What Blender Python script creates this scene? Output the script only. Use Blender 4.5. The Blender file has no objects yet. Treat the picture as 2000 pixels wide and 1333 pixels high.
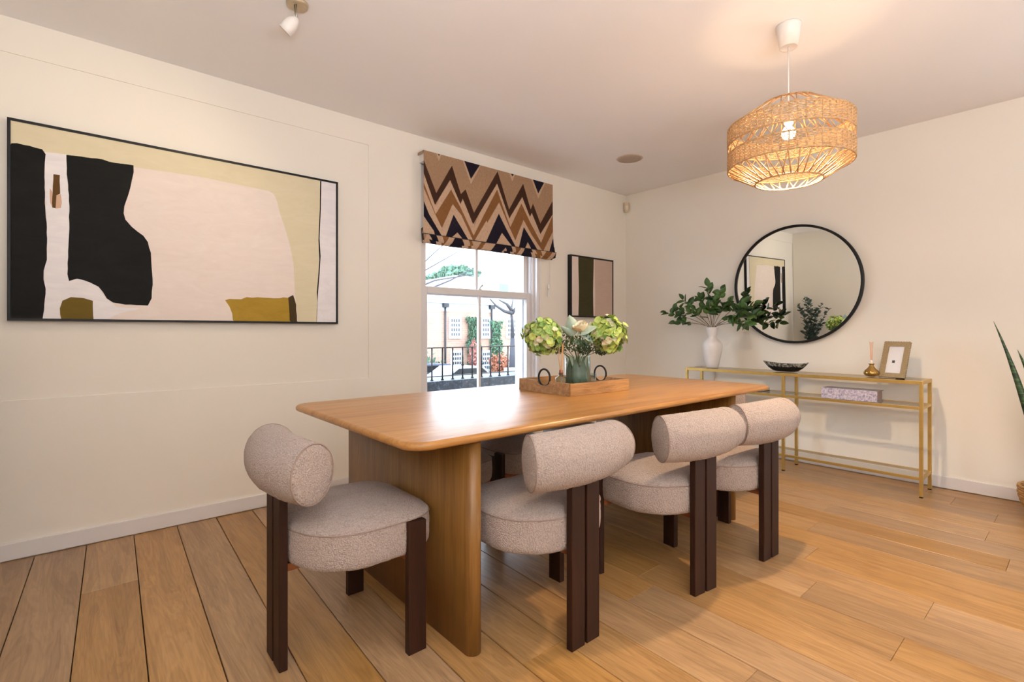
import bpy, bmesh, math, random
import numpy as np
from mathutils import Vector, Matrix, Euler, noise
PI = math.pi
rnd = random.Random(7)
C = bpy.context.collection
SC = bpy.context.scene

# ------------------------------------------------------------------ camera, world, light, exposure
YAW = math.atan2(1134, 975)            # forward direction measured from +X
FW = (math.cos(YAW), math.sin(YAW)); RT = (math.sin(YAW), -math.cos(YAW))
CAMH = 1.1; FPX = 975.0; HOR = 648.0
cam_d = bpy.data.cameras.new('camera'); cam = bpy.data.objects.new('camera', cam_d); C.objects.link(cam)
cam.location = (0, 0, CAMH)
cam.rotation_euler = (PI/2, 0, YAW - PI/2)
cam_d.sensor_width = 36.0; cam_d.lens = 36.0*FPX/2000.0
cam_d.shift_y = -(666.5-HOR)/2000.0
cam_d.clip_start = 0.02; cam_d.clip_end = 300
SC.camera = cam
SC.view_settings.view_transform = 'Standard'; SC.view_settings.look = 'None'
SC.view_settings.gamma = 1.0; SC.view_settings.use_curve_mapping = False
SC.view_settings.exposure = 0.0
SC.cycles.use_denoising = True; SC.cycles.use_adaptive_sampling = True; SC.cycles.adaptive_threshold = 0.02
SC.cycles.max_bounces = 10; SC.cycles.diffuse_bounces = 5; SC.cycles.glossy_bounces = 5
SC.cycles.transparent_max_bounces = 12
SC.cycles.caustics_reflective = False; SC.cycles.caustics_refractive = False
SC.cycles.sample_clamp_indirect = 6.0

W = bpy.data.worlds.new('overcast_sky'); SC.world = W; W.use_nodes = True
wn = W.node_tree.nodes; wl = W.node_tree.links
bg = wn['Background']
tc = wn.new('ShaderNodeTexCoord'); sx = wn.new('ShaderNodeSeparateXYZ'); rp = wn.new('ShaderNodeValToRGB')
wl.new(tc.outputs['Generated'], sx.inputs[0]); wl.new(sx.outputs['Z'], rp.inputs[0]); wl.new(rp.outputs[0], bg.inputs[0])
rp.color_ramp.elements[0].position = 0.0; rp.color_ramp.elements[0].color = (0.82, 0.91, 1.0, 1)
rp.color_ramp.elements[1].position = 0.8; rp.color_ramp.elements[1].color = (0.62, 0.79, 1.0, 1)
SKY = 9.0
bg.inputs[1].default_value = SKY

def area(name, loc, rot, sx_, sy_, power, col, portal=False, spread=None):
    d = bpy.data.lights.new(name, 'AREA'); d.shape = 'RECTANGLE'; d.size = sx_; d.size_y = sy_
    d.energy = power; d.color = col
    if portal: d.cycles.is_portal = True
    if spread: d.spread = spread
    o = bpy.data.objects.new(name, d); C.objects.link(o); o.location = loc; o.rotation_euler = rot
    return o
# sky portal in the sash window (points into the room, -Y)
area('window_portal', (2.62, 3.66, 1.45), (-PI/2, 0, 0), 1.3, 2.1, 1, (1, 1, 1), portal=True)
# added cool fill lamp, out of view, to brighten the left wall and floor
XB_FILL = 4.56
G_BACK, G_UP, BULB, G_DOWN, SPOT_W = 34.0, 86.0, 230.0, 95.0, 14.0
area('added_side_fill', (XB_FILL, -1.55, 1.10), (0, PI/2, 0), 2.0, 1.7, G_BACK, (0.84, 0.93, 1.0))
# two added fill lamps behind the camera, aimed up to lift the ceiling
for k, (lx, ly) in enumerate([(-0.3, -0.8), (0.2, -1.6)]):
    area('added_up_fill', (lx, ly, 1.0), (PI, 0, 0), 0.4, 0.4, G_UP, (0.88, 0.935, 1.0))

# ------------------------------------------------------------------ pixel -> plane helpers (photo frame 2000x1333)
def ray(px, py):
    u = (px-1000.0)/FPX; v = (HOR-py)/FPX
    return (FW[0]+RT[0]*u, FW[1]+RT[1]*u, v)
def at(px, py, ax, val):
    r = ray(px, py); o = (0, 0, CAMH); t = (val-o[ax])/r[ax]
    return tuple(o[i]+t*r[i] for i in range(3))
YA = 3.388; XB = 4.583; ZC = 2.61; XC = -0.75; YD = -2.9

# ------------------------------------------------------------------ materials
def lin(c):
    return tuple((x/12.92 if x <= 0.04045 else ((x+0.055)/1.055)**2.4) for x in [v/255.0 for v in c]) + (1,)
class NT:
    def __init__(s, name):
        s.m = bpy.data.materials.new(name); s.m.use_nodes = True
        s.n = s.m.node_tree.nodes; s.l = s.m.node_tree.links
        s.p = s.n['Principled BSDF']; s.out = s.n['Material Output']
    def new(s, t, **k):
        x = s.n.new(t)
        for a, b in k.items(): setattr(x, a, b)
        return x
    def link(s, a, b): s.l.new(a, b)
    def set(s, **k):
        for a, b in k.items(): s.p.inputs[a.replace('_', ' ')].default_value = b
    def coord(s, kind='Object', scale=(1, 1, 1), rot=(0, 0, 0), rand=False):
        t = s.new('ShaderNodeTexCoord'); m = s.new('ShaderNodeMapping')
        m.inputs['Scale'].default_value = scale; m.inputs['Rotation'].default_value = rot
        s.link(t.outputs[kind], m.inputs['Vector'])
        if rand:
            oi = s.new('ShaderNodeObjectInfo'); mu = s.new('ShaderNodeVectorMath', operation='SCALE')
            cx = s.new('ShaderNodeCombineXYZ'); s.link(oi.outputs['Random'], cx.inputs[0]); s.link(oi.outputs['Random'], cx.inputs[1]); s.link(oi.outputs['Random'], cx.inputs[2])
            s.link(cx.outputs[0], mu.inputs[0]); mu.inputs['Scale'].default_value = 37.0
            s.link(mu.outputs[0], m.inputs['Location'])
        return m.outputs[0]
    def noise(s, vec, scale=5, detail=3, rough=0.5, dist=0):
        n = s.new('ShaderNodeTexNoise'); n.inputs['Scale'].default_value = scale; n.inputs['Detail'].default_value = detail
        n.inputs['Roughness'].default_value = rough; n.inputs['Distortion'].default_value = dist
        if vec is not None: s.link(vec, n.inputs['Vector'])
        return n.outputs['Fac']
    def ramp(s, fac, stops):
        r = s.new('ShaderNodeValToRGB'); el = r.color_ramp.elements
        while len(el) < len(stops): el.new(0.5)
        for e, (p, c) in zip(el, stops): e.position = p; e.color = c if len(c) == 4 else lin(c)
        s.link(fac, r.inputs[0]); return r.outputs[0]
    def mix(s, fac, a, b, mode='MIX'):
        m = s.new('ShaderNodeMix', data_type='RGBA', blend_type=mode)
        for inp, v in ((m.inputs[0], fac), (m.inputs[6], a), (m.inputs[7], b)):
            if hasattr(v, 'node'): s.link(v, inp)
            else: inp.default_value = v
        return m.outputs[2]
    def base(s, c): s.link(c, s.p.inputs['Base Color']); return s
    def bump(s, h, strength=0.3, dist=0.01):
        b = s.new('ShaderNodeBump'); b.inputs['Strength'].default_value = strength; b.inputs['Distance'].default_value = dist
        s.link(h, b.inputs['Height']); s.link(b.outputs[0], s.p.inputs['Normal'])

def plain(name, rgb, rough=0.5, metal=0.0, var=0.06, spec=None, scale=30):
    t = NT(name); v = t.coord()
    c = lin(rgb); n = t.noise(v, scale, 3)
    a = tuple(x*(1-var) for x in c[:3])+(1,); b = tuple(min(1, x*(1+var)) for x in c[:3])+(1,)
    t.base(t.ramp(n, [(0.3, a), (0.7, b)])); t.set(Roughness=rough, Metallic=metal)
    if spec is not None: t.p.inputs['Specular IOR Level'].default_value = spec
    return t.m

def paint_mat(name, rgb, rough=0.75):
    t = NT(name); v = t.coord(); c = lin(rgb)
    n = t.noise(v, 1.3, 2); d = tuple(x*0.975 for x in c[:3])+(1,)
    t.base(t.ramp(n, [(0.35, d), (0.7, c)])); t.set(Roughness=rough)
    t.p.inputs['Specular IOR Level'].default_value = 0.25
    t.bump(t.noise(v, 60, 3), 0.06, 0.004); return t.m

def wood(name, dark, mid, light, axis=1, rough=0.45, rand=False, gscale=1.0, var=0.0, coat=0.0, spec=None, ring=0.16, knots=False):
    """grain running along axis (0 x, 1 y, 2 z)"""
    t = NT(name)
    sc = [9*gscale]*3; sc[axis] = 0.9*gscale
    v = t.coord(scale=tuple(sc), rand=rand)
    big = t.noise(v, 1.3, 4, 0.55, 1.4)
    sc2 = [75*gscale]*3; sc2[axis] = 3.0*gscale
    v2 = t.coord(scale=tuple(sc2), rand=rand)
    fine = t.noise(v2, 1.6, 4, 0.6, 0.3)
    wv = t.new('ShaderNodeMath', operation='SINE'); mu = t.new('ShaderNodeMath', operation='MULTIPLY'); mu.inputs[1].default_value = 54.0
    t.link(big, mu.inputs[0]); t.link(mu.outputs[0], wv.inputs[0])
    mr = t.new('ShaderNodeMapRange'); mr.inputs[1].default_value = -1; mr.inputs[2].default_value = 1; t.link(wv.outputs[0], mr.inputs[0])
    c1 = t.ramp(big, [(0.3, dark), (0.5, mid), (0.72, light)])
    c2 = t.mix(ring, c1, t.ramp(mr.outputs[0], [(0.1, dark), (0.9, light)]))
    c3 = t.mix(0.30, c2, t.ramp(fine, [(0.36, dark), (0.62, light)]))
    if knots:
        v4 = t.coord(scale=(1.0, 0.55, 1), rand=rand); vo = t.new('ShaderNodeTexVoronoi'); vo.inputs['Scale'].default_value = 3.4; t.link(v4, vo.inputs['Vector'])
        nz = t.noise(v4, 60, 3); ad = t.new('ShaderNodeMath', operation='MULTIPLY_ADD'); ad.inputs[1].default_value = 0.05; t.link(nz, ad.inputs[0]); t.link(vo.outputs['Distance'], ad.inputs[2])
        mk = t.ramp(ad.outputs[0], [(0.045, (150, 150, 150)), (0.085, (0, 0, 0))])
        c3 = t.mix(mk, c3, lin(tuple(int(q*0.55) for q in dark)))
    if var:
        oi = t.new('ShaderNodeObjectInfo')
        hs = t.new('ShaderNodeHueSaturation'); mp = t.new('ShaderNodeMapRange')
        mp.inputs[3].default_value = 1-var; mp.inputs[4].default_value = 1+var
        t.link(oi.outputs['Random'], mp.inputs[0]); t.link(mp.outputs[0], hs.inputs['Value'])
        ma = t.new('ShaderNodeMath', operation='MULTIPLY'); ma.inputs[1].default_value = 7.31
        fr = t.new('ShaderNodeMath', operation='FRACT'); mp2 = t.new('ShaderNodeMapRange'); mp2.inputs[3].default_value = 0.86; mp2.inputs[4].default_value = 1.08
        t.link(oi.outputs['Random'], ma.inputs[0]); t.link(ma.outputs[0], fr.inputs[0]); t.link(fr.outputs[0], mp2.inputs[0]); t.link(mp2.outputs[0], hs.inputs['Saturation'])
        t.link(c3, hs.inputs['Color']); c3 = hs.outputs[0]
    t.base(c3); t.set(Roughness=rough)
    rr = t.new('ShaderNodeMapRange'); rr.inputs[3].default_value = rough-0.06; rr.inputs[4].default_value = rough+0.08
    t.link(fine, rr.inputs[0]); t.link(rr.outputs[0], t.p.inputs['Roughness'])
    if coat: t.p.inputs['Coat Weight'].default_value = coat; t.p.inputs['Coat Roughness'].default_value = 0.25
    t.bump(fine, 0.08, 0.002)
    if spec is not None: t.p.inputs['Specular IOR Level'].default_value = spec
    return t.m

def boucle(name, a, b):
    t = NT(name); v = t.coord()
    vo = t.new('ShaderNodeTexVoronoi'); vo.inputs['Scale'].default_value = 190; t.link(v, vo.inputs['Vector'])
    n = t.noise(v, 170, 4, 0.7, 1.0)
    c = t.mix(0.55, t.ramp(n, [(0.32, a), (0.62, b)]), t.ramp(vo.outputs['Distance'], [(0.0, b), (0.75, a)]))
    t.base(c); t.set(Roughness=0.95); t.p.inputs['Specular IOR Level'].default_value = 0.1
    t.p.inputs['Sheen Weight'].default_value = 0.25; t.p.inputs['Sheen Roughness'].default_value = 0.5
    h = t.new('ShaderNodeMath', operation='SUBTRACT'); t.link(n, h.inputs[0]); t.link(vo.outputs['Distance'], h.inputs[1])
    t.bump(h.outputs[0], 0.9, 0.006); return t.m

def glassy(name, tint, refl=0.09, rough=0.02):
    t = NT(name); tr = t.new('ShaderNodeBsdfTransparent'); gl = t.new('ShaderNodeBsdfGlossy'); mx = t.new('ShaderNodeMixShader')
    lw = t.new('ShaderNodeLayerWeight'); lw.inputs[0].default_value = 0.5
    pw = t.new('ShaderNodeMath', operation='POWER'); pw.inputs[1].default_value = 5.0; t.link(lw.outputs['Facing'], pw.inputs[0])
    fr = t.new('ShaderNodeMapRange'); fr.inputs[3].default_value = 0.04; fr.inputs[4].default_value = 0.95; t.link(pw.outputs[0], fr.inputs[0])
    tr.inputs[0].default_value = tint; gl.inputs['Roughness'].default_value = rough
    t.link(fr.outputs[0], mx.inputs[0]); t.link(tr.outputs[0], mx.inputs[1]); t.link(gl.outputs[0], mx.inputs[2]); t.link(mx.outputs[0], t.out.inputs[0])
    return t.m

def emit(name, col, strength):
    t = NT(name); e = t.new('ShaderNodeEmission'); e.inputs[0].default_value = col; e.inputs[1].default_value = strength
    t.link(e.outputs[0], t.out.inputs[0]); return t.m

def leafmat(name, a, b, rough=0.45, trans=0.15):
    t = NT(name); oi = t.new('ShaderNodeObjectInfo'); v = t.coord()
    n = t.noise(v, 40, 2)
    ad = t.new('ShaderNodeMath', operation='ADD'); t.link(n, ad.inputs[0]); t.link(oi.outputs['Random'], ad.inputs[1])
    hf = t.new('ShaderNodeMath', operation='MULTIPLY'); hf.inputs[1].default_value = 0.5; t.link(ad.outputs[0], hf.inputs[0])
    t.base(t.ramp(hf.outputs[0], [(0.25, a), (0.75, b)])); t.set(Roughness=rough)
    return t.m

M = {}
M['wall'] = paint_mat('cream_wall_paint', (238, 232, 222))
M['ceil'] = paint_mat('ceiling_paint', (242, 239, 239))
M['trim'] = paint_mat('white_gloss_trim', (226, 222, 222), 0.45)
M['plank'] = wood('oak_floor', (132, 95, 56), (162, 122, 75), (184, 142, 93), 1, 0.33, rand=True, var=0.12, ring=0.30, knots=True)
M['gap'] = plain('floor_gap_dark', (52, 34, 20), 0.9)  # dark brown subfloor between the planks
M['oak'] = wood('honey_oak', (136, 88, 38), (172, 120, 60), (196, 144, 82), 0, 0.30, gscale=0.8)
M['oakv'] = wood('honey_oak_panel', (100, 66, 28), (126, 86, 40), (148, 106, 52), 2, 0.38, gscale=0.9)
M['walnut'] = wood('walnut_leg', (34, 18, 10), (46, 25, 15), (58, 32, 20), 2, 0.5, gscale=1.2, spec=0.2)
M['raw'] = wood('orange_wood', (120, 62, 30), (150, 84, 44), (170, 100, 56), 1, 0.5)
M['boucle'] = boucle('beige_boucle', (160, 141, 131), (208, 189, 178))
M['piping'] = plain('boucle_piping', (150, 128, 116), 0.9)
M['black'] = plain('black_frame', (13, 12, 13), 0.45, var=0.1, spec=0.3)
M['gold'] = plain('brushed_gold', (196, 164, 96), 0.38, 0.75, 0.05)
M['mirror'] = plain('silvered_mirror', (235, 238, 236), 0.0, 1.0, 0.0)
M['glass'] = glassy('window_glass', (0.97, 0.985, 0.99, 1))
M['shelfglass'] = glassy('shelf_glass', (0.97, 0.985, 0.975, 1))
M['vaseglass'] = glassy('vase_glass', (0.86, 0.93, 0.91, 1))
M['amber'] = glassy('smoked_gold_glass', (0.72, 0.52, 0.25, 1), rough=0.04)
M['ceramic'] = plain('white_ceramic', (226, 222, 222), 0.35, var=0.02)
M['plasticw'] = plain('white_plastic', (228, 222, 216), 0.4, var=0.02)
M['rattan'] = plain('rattan', (180, 140, 96), 0.55, var=0.25, scale=60)
M['weave'] = plain('woven_rattan', (196, 158, 112), 0.6, var=0.3, scale=90)
M['iron'] = plain('black_iron', (30, 28, 28), 0.5, 0.3)
M['leafdark'] = leafmat('dark_leaf', (32, 62, 26), (76, 112, 50))
M['twig'] = plain('twig_brown', (92, 74, 58), 0.7)
M['steel'] = plain('brushed_steel', (160, 152, 140), 0.35, 0.8)

# ------------------------------------------------------------------ mesh builder
class MB:
    def __init__(s): s.v = []; s.f = []; s.mi = []; s.sm = []
    def add(s, vs, fs, mi=0, smooth=False):
        o = len(s.v); s.v += [tuple(p) for p in vs]
        for f in fs: s.f.append(tuple(i+o for i in f)); s.mi.append(mi); s.sm.append(smooth)
        return s
    def box(s, x0, x1, y0, y1, z0, z1, b=0.0, mi=0):
        if b <= 0:
            v = [(x, y, z) for x in (x0, x1) for y in (y0, y1) for z in (z0, z1)]
            return s.add(v, [(0, 1, 3, 2), (4, 6, 7, 5), (0, 4, 5, 1), (2, 3, 7, 6), (0, 2, 6, 4), (1, 5, 7, 3)], mi)
        bm = bmesh.new(); bmesh.ops.create_cube(bm, size=1)
        for q in bm.verts: q.co = Vector(((x0+x1)/2+q.co.x*(x1-x0), (y0+y1)/2+q.co.y*(y1-y0), (z0+z1)/2+q.co.z*(z1-z0)))
        bmesh.ops.bevel(bm, geom=bm.edges[:], offset=b, segments=2, profile=0.5, affect='EDGES')
        bm.verts.index_update(); s.add([q.co for q in bm.verts], [[q.index for q in f.verts] for f in bm.faces], mi); bm.free(); return s
    def tube(s, pts, r, n=8, mi=0, closed=False, cap=True, flat=1.0):
        pts = [Vector(p) for p in pts]; m = len(pts); rs = r if isinstance(r, (list, tuple)) else [r]*m
        vs = []; up = None
        for i, p in enumerate(pts):
            if closed: d = (pts[(i+1) % m]-pts[i-1])
            else: d = pts[min(i+1, m-1)]-pts[max(i-1, 0)]
            d.normalize()
            if up is None:
                up = Vector((0, 0, 1)) if abs(d.z) < 0.9 else Vector((1, 0, 0))
            a = d.cross(up)
            if a.length < 1e-6: a = d.orthogonal()
            a.normalize(); b = a.cross(d); b.normalize(); up = b
            for k in range(n):
                t = 2*PI*k/n; vs.append(p+(a*math.cos(t)+b*math.sin(t)*flat)*rs[i])
        fs = []
        for i in range(m if closed else m-1):
            j = (i+1) % m
            for k in range(n):
                l = (k+1) % n; fs.append((i*n+k, i*n+l, j*n+l, j*n+k))
        if cap and not closed: fs.append(tuple(range(n))[::-1]); fs.append(tuple((m-1)*n+k for k in range(n)))
        return s.add(vs, fs, mi, True)
    def rings(s, rings, mi=0, smooth=True, cap0=True, cap1=True):
        n = len(rings[0]); vs = [p for r in rings for p in r]; fs = []
        for i in range(len(rings)-1):
            for k in range(n):
                l = (k+1) % n; fs.append((i*n+k, i*n+l, (i+1)*n+l, (i+1)*n+k))
        if cap0: fs.append(tuple(range(n))[::-1])
        if cap1: fs.append(tuple((len(rings)-1)*n+k for k in range(n)))
        return s.add(vs, fs, mi, smooth)
    def lathe(s, prof, n=32, c=(0, 0), mi=0, cap0=True, cap1=False):
        return s.rings([[(c[0]+r*math.cos(2*PI*k/n), c[1]+r*math.sin(2*PI*k/n), z) for k in range(n)] for r, z in prof], mi, True, cap0, cap1)
    def quad(s, a, b, c, d, mi=0): return s.add([a, b, c, d], [(0, 1, 2, 3)], mi)
    def poly(s, pts, mi=0): return s.add(pts, [tuple(range(len(pts)))], mi)
    def xf(s, mat, start=0):
        s.v = s.v[:start]+[tuple(mat @ Vector(p)) for p in s.v[start:]]; return s
    def data(s, name, mats):
        me = bpy.data.meshes.new(name); me.from_pydata(s.v, [], s.f)
        if not isinstance(mats, (list, tuple)): mats = [mats]
        for m in mats: me.materials.append(m)
        me.polygons.foreach_set('material_index', s.mi); me.polygons.foreach_set('use_smooth', s.sm)
        bm = bmesh.new(); bm.from_mesh(me); bmesh.ops.recalc_face_normals(bm, faces=bm.faces); bm.to_mesh(me); bm.free()
        me.update(); return me
    def build(s, name, mats, parent=None, loc=None, rot=None):
        return link(name, s.data(name, mats), parent, loc, rot)
def link(name, me, parent=None, loc=None, rot=None, scale=None):
    o = bpy.data.objects.new(name, me); C.objects.link(o)
    if parent: o.parent = parent
    if loc is not None: o.location = loc
    if rot is not None: o.rotation_euler = rot
    if scale is not None: o.scale = scale if isinstance(scale, (tuple, list)) else (scale,)*3
    return o
def tag(o, label=None, cat=None, group=None, kind=None):
    if label: o['label'] = label
    if cat: o['category'] = cat
    if group: o['group'] = group
    if kind: o['kind'] = kind
    return o
def thing(name, label, cat, loc=(0, 0, 0), rz=0, group=None, rot=None):
    o = bpy.data.objects.new(name, None); C.objects.link(o); o.empty_display_size = 0.1
    o.location = loc; o.rotation_euler = rot if rot else (0, 0, rz)
    return tag(o, label, cat, group)
def struct(name, mb, m, parent=None):
    o = mb.build(name, m, parent)
    if not parent: o['kind'] = 'structure'
    return o
def copy_tree(o, parent=None):
    c = o.copy(); C.objects.link(c)
    if parent: c.parent = parent
    for ch in list(o.children): copy_tree(ch, c)
    return c

# ------------------------------------------------------------------ floor of separate oak planks
TH = 0.036; PITCH = 0.194; C0 = 0.088
def clip(poly, x0, x1, y0, y1):
    for ax, lim, sg in ((0, x0, 1), (0, x1, -1), (1, y0, 1), (1, y1, -1)):
        out = []
        for i in range(len(poly)):
            a, b = poly[i-1], poly[i]; da, db = sg*(a[ax]-lim), sg*(b[ax]-lim)
            if (da >= 0) != (db >= 0):
                t = da/(da-db); out.append((a[0]+t*(b[0]-a[0]), a[1]+t*(b[1]-a[1])))
            if db >= 0: out.append(b)
        poly = out
        if not poly: return []
    return poly
fl = struct('floor', MB().box(XC, XB, YD, YA, -0.06, -0.022), M['gap'])
known = {-1: [2.76], 11: [0.79], 13: [0.91], 12: [0.42], 10: [0.44], 7: [0.71], 9: [1.33], 17: [1.08], 19: [0.98], 18: [0.37], 20: [0.37], 15: [1.03], 16: [0.26]}
G = 0.0011
for row in range(-6, 25):
    ys = []
    if row in known:
        y = known[row][0]; ys = [y]
        u = y
        while u < YA: u += rnd.uniform(1.7, 2.3); ys.append(u)
        u = y
        while u > YD: u -= rnd.uniform(1.5, 2.3); ys.append(u)
    elif row in (-3, -2, 0, 1, 2, 3, 4, 5):
        y = rnd.uniform(1.08, 1.25); ys = [y-2.2, y, y+2.4]
    else:
        u = YD - rnd.uniform(0.2, 1.6)
        while u < YA: ys.append(u); u += rnd.uniform(1.6, 2.4)
        ys.append(u)
    ys = sorted(ys); ys = [YD-1]+ys+[YA+1] if ys[0] > YD or ys[-1] < YA else ys
    for a, b in zip(ys[:-1], ys[1:]):
        c0 = C0+row*PITCH; g = 0.0016 if row < 9 else G
        P4 = [(c0+TH*a+g, a+0.0004), (c0+PITCH+TH*a-g, a+0.0004), (c0+PITCH+TH*b-g, b-0.0004), (c0+TH*b+g, b-0.0004)]
        p = clip(P4, XC+0.004, XB-0.004, YD+0.004, YA-0.004)
        if len(p) < 3: continue
        cx = sum(q[0] for q in p)/len(p); cy = sum(q[1] for q in p)/len(p)
        def inset(q, d):
            L = math.hypot(cx-q[0], cy-q[1]) or 1; w = abs(q[0]-cx)
            return (q[0]+math.copysign(min(d, w), cx-q[0]), q[1]+math.copysign(d*0.5, cy-q[1]))
        zt = rnd.uniform(-0.0004, 0.0)
        rings = [[(q[0], q[1], -0.021) for q in p], [(q[0], q[1], zt-0.0014) for q in p], [inset(q, 0.0014)+(zt,) for q in p]]
        mb = MB().rings([[(x-cx, y-cy, z) for x, y, z in r] for r in rings], 0, False)
        mb.build('plank', M['plank'], fl, loc=(cx, cy, 0))

# ------------------------------------------------------------------ room shell
WX0, WX1, WZ0, WZ1 = 1.985, 3.27, 0.43, 2.45
YO = 3.64
RX = 1.556; RZ0, RZ1 = 0.768, 2.44; D = 0.006
wl_ = MB()
y0 = YA+D
wl_.box(XC-0.2, WX0, y0, YO, -0.06, ZC+0.1).box(WX1, XB+0.2, y0, YO, -0.06, ZC+0.1)
wl_.box(WX0, WX1, y0, YO, -0.06, WZ0).box(WX0, WX1, y0, YO, WZ1, ZC+0.1)
for b in ((XC, RX, RZ1, ZC), (XC, RX, -0.06, RZ0), (RX, WX0, -0.06, ZC), (WX0, WX1, -0.06, WZ0), (WX0, WX1, WZ1, ZC), (WX1, XB, -0.06, ZC)):
    wl_.box(b[0], b[1], YA, y0, b[2], b[3])
struct('wall_left', wl_, M['wall'])
DY0, DY1, DZ = -2.45, -0.65, 2.15
struct('wall_right', MB().box(XB, XB+0.15, DY1, YA, -0.06, ZC+0.1).box(XB, XB+0.15, YD-0.15, DY0, -0.06, ZC+0.1).box(XB, XB+0.15, DY0, DY1, DZ, ZC+0.1), M['wall'])
struct('wall_far', MB().box(XC-0.15, XC, YD-0.15, YA, -0.06, ZC+0.1), M['wall'])
struct('wall_back', MB().box(XC, XB, YD-0.15, YD, -0.06, ZC+0.1), M['wall'])
struct('ceiling', MB().box(XC, XB, YD, YA, ZC, ZC+0.1), M['ceil'])
bb = MB()
bb.box(XC, XB, YA-0.014, YA, 0.004, 0.085, 0.003); struct('baseboard_left', bb, M['trim'])
struct('baseboard_right', MB().box(XB-0.014, XB, DY1, YA-0.014, 0.004, 0.085, 0.003), M['trim'])
struct('baseboard_far', MB().box(XC, XC+0.014, YD, YA-0.014, 0.004, 0.085, 0.003), M['trim'])

# ------------------------------------------------------------------ sash window
w = struct('window_1', MB()
    .box(WX0, WX0+0.05, 3.402, YO, WZ0, WZ1).box(WX1-0.035, WX1, 3.402, 3.44, WZ0, WZ1).box(WX1-0.06, WX1-0.035, 3.44, 3.455, WZ0, WZ1)
    .box(WX1-0.07, WX1, 3.455, 3.50, WZ0, WZ1).box(WX1-0.10, WX1, 3.54, YO, WZ0, WZ1)
    .box(WX0, WX1, 3.402, YO, WZ1-0.05, WZ1).box(WX0, WX1, 3.42, YO+0.05, WZ0-0.01, WZ0+0.03), M['trim'])
tag(w, 'white painted sash window with four large panes')
SL, SR = WX0+0.052, WX1-0.072
def sash(name, y, z0, z1, top, bot, label):
    st = 0.045
    m = MB().box(SL, SL+st, y, y+0.038, z0, z1, 0.003).box(SR-st, SR, y, y+0.038, z0, z1, 0.003)
    m.box(SL+st, SR-st, y, y+0.038, z0, z0+bot, 0.003).box(SL+st, SR-st, y, y+0.038, z1-top, z1, 0.003)
    cx = (SL+SR)/2-0.01
    m.box(cx-0.012, cx+0.012, y+0.004, y+0.034, z0+bot, z1-top, 0.003)
    o = m.build(name, M['trim'], w)
    for xa, xb in ((SL+st, cx-0.012), (cx+0.012, SR-st)):
        MB().box(xa, xb, y+0.017, y+0.021, z0+bot, z1-top).build('pane', M['glass'], o)
    return o
ls = sash('lower_sash', 3.456, WZ0+0.03, 1.462, 0.055, 0.07, '')
us = sash('upper_sash', 3.498, 1.40, WZ1-0.05, 0.05, 0.05, '')
lk = MB().box(2.60, 2.63, 3.462, 3.49, 1.462, 1.468).tube([(2.612, 3.47, 1.468), (2.618, 3.465, 1.485), (2.63, 3.46, 1.497)], 0.004, 6)
lk.lathe([(0.001, 1.49), (0.008, 1.494), (0.009, 1.50), (0.006, 1.507), (0.001, 1.509)], 10, (2.632, 3.46)); lk.build('sash_lock', M['steel'], w)

# ------------------------------------------------------------------ big painting (flat paint fields a hair proud of each other)
def on_A(px, py, y): p = at(px, py, 1, y); return (p[0], p[2])
PX0, PX1, PZ0, PZ1 = -0.273, 1.321, 1.152, 2.12
pf = thing('framed_painting', 'large landscape abstract painting in a thin black frame, black and cream shapes on blush', 'painting', ((PX0+PX1)/2, YA+D, (PZ0+PZ1)/2))
ox, oy, oz = pf.location
fd = 0.036
fr = MB().box(PX0, PX1, YA+D-fd, YA+D-0.001, PZ1-0.012, PZ1).box(PX0, PX1, YA+D-fd, YA+D-0.001, PZ0, PZ0+0.012)
fr.box(PX0, PX0+0.012, YA+D-fd, YA+D-0.001, PZ0+0.012, PZ1-0.012).box(PX1-0.012, PX1, YA+D-fd, YA+D-0.001, PZ0+0.012, PZ1-0.012)
fr.xf(Matrix.Translation((-ox, -oy, -oz))).build('frame', M['black'], pf)
def art(name, a, b=None, rough=0.7):
    b = b or a
    t = NT(name); v = t.coord(scale=(1, 1, 3)); n = t.noise(v, 5, 5, 0.65, 1.5); t.base(t.ramp(n, [(0.3, a), (0.7, b)])); t.set(Roughness=rough); t.p.inputs['Specular IOR Level'].default_value = 0.2; t.bump(n, 0.05, 0.003); return t.m
AM = [art('blush_ground', (226, 212, 204), (233, 221, 214)), art('cream_field', (214, 203, 172), (220, 209, 181)), art('white_brush', (226, 222, 226), (238, 234, 236)),
      art('black_paint', (12, 11, 10), (22, 22, 21)), art('brown_paint', (92, 64, 28)), art('pink_paint', (206, 170, 146)), art('olive_paint', (96, 78, 26), (112, 90, 30)),
      art('mustard_paint', (156, 124, 40), (170, 138, 52)), art('dark_olive_paint', (66, 52, 26))]
yc = YA+D-0.030
cv = MB()
def P1(pts, mi, lay, wob=0.0):
    out = []; yy = yc-0.0004*lay
    n = len(pts)
    for i in range(n):
        a, b = pts[i], pts[(i+1) % n]; k = max(1, int(math.hypot(a[0]-b[0], a[1]-b[1])/28)) if wob else 1
        for j in range(k):
            t = j/k; X, Y = a[0]+(b[0]-a[0])*t, a[1]+(b[1]-a[1])*t
            if wob and j: X += rnd.uniform(-wob, wob); Y += rnd.uniform(-wob, wob)
            x, z = on_A(X*0.35, 200+Y*0.35, yc)
            x = min(max(x, PX0+0.0121), PX1-0.0121); z = min(max(z, PZ0+0.0121), PZ1-0.0121)
            out.append((x-ox, yy-oy, z-oz))
    cv.poly(out, mi)
cv.box(PX0+0.012-ox, PX1-0.012-ox, yc-oy, YA+D-0.002-oy, PZ0+0.012-oz, PZ1-0.012-oz)
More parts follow.
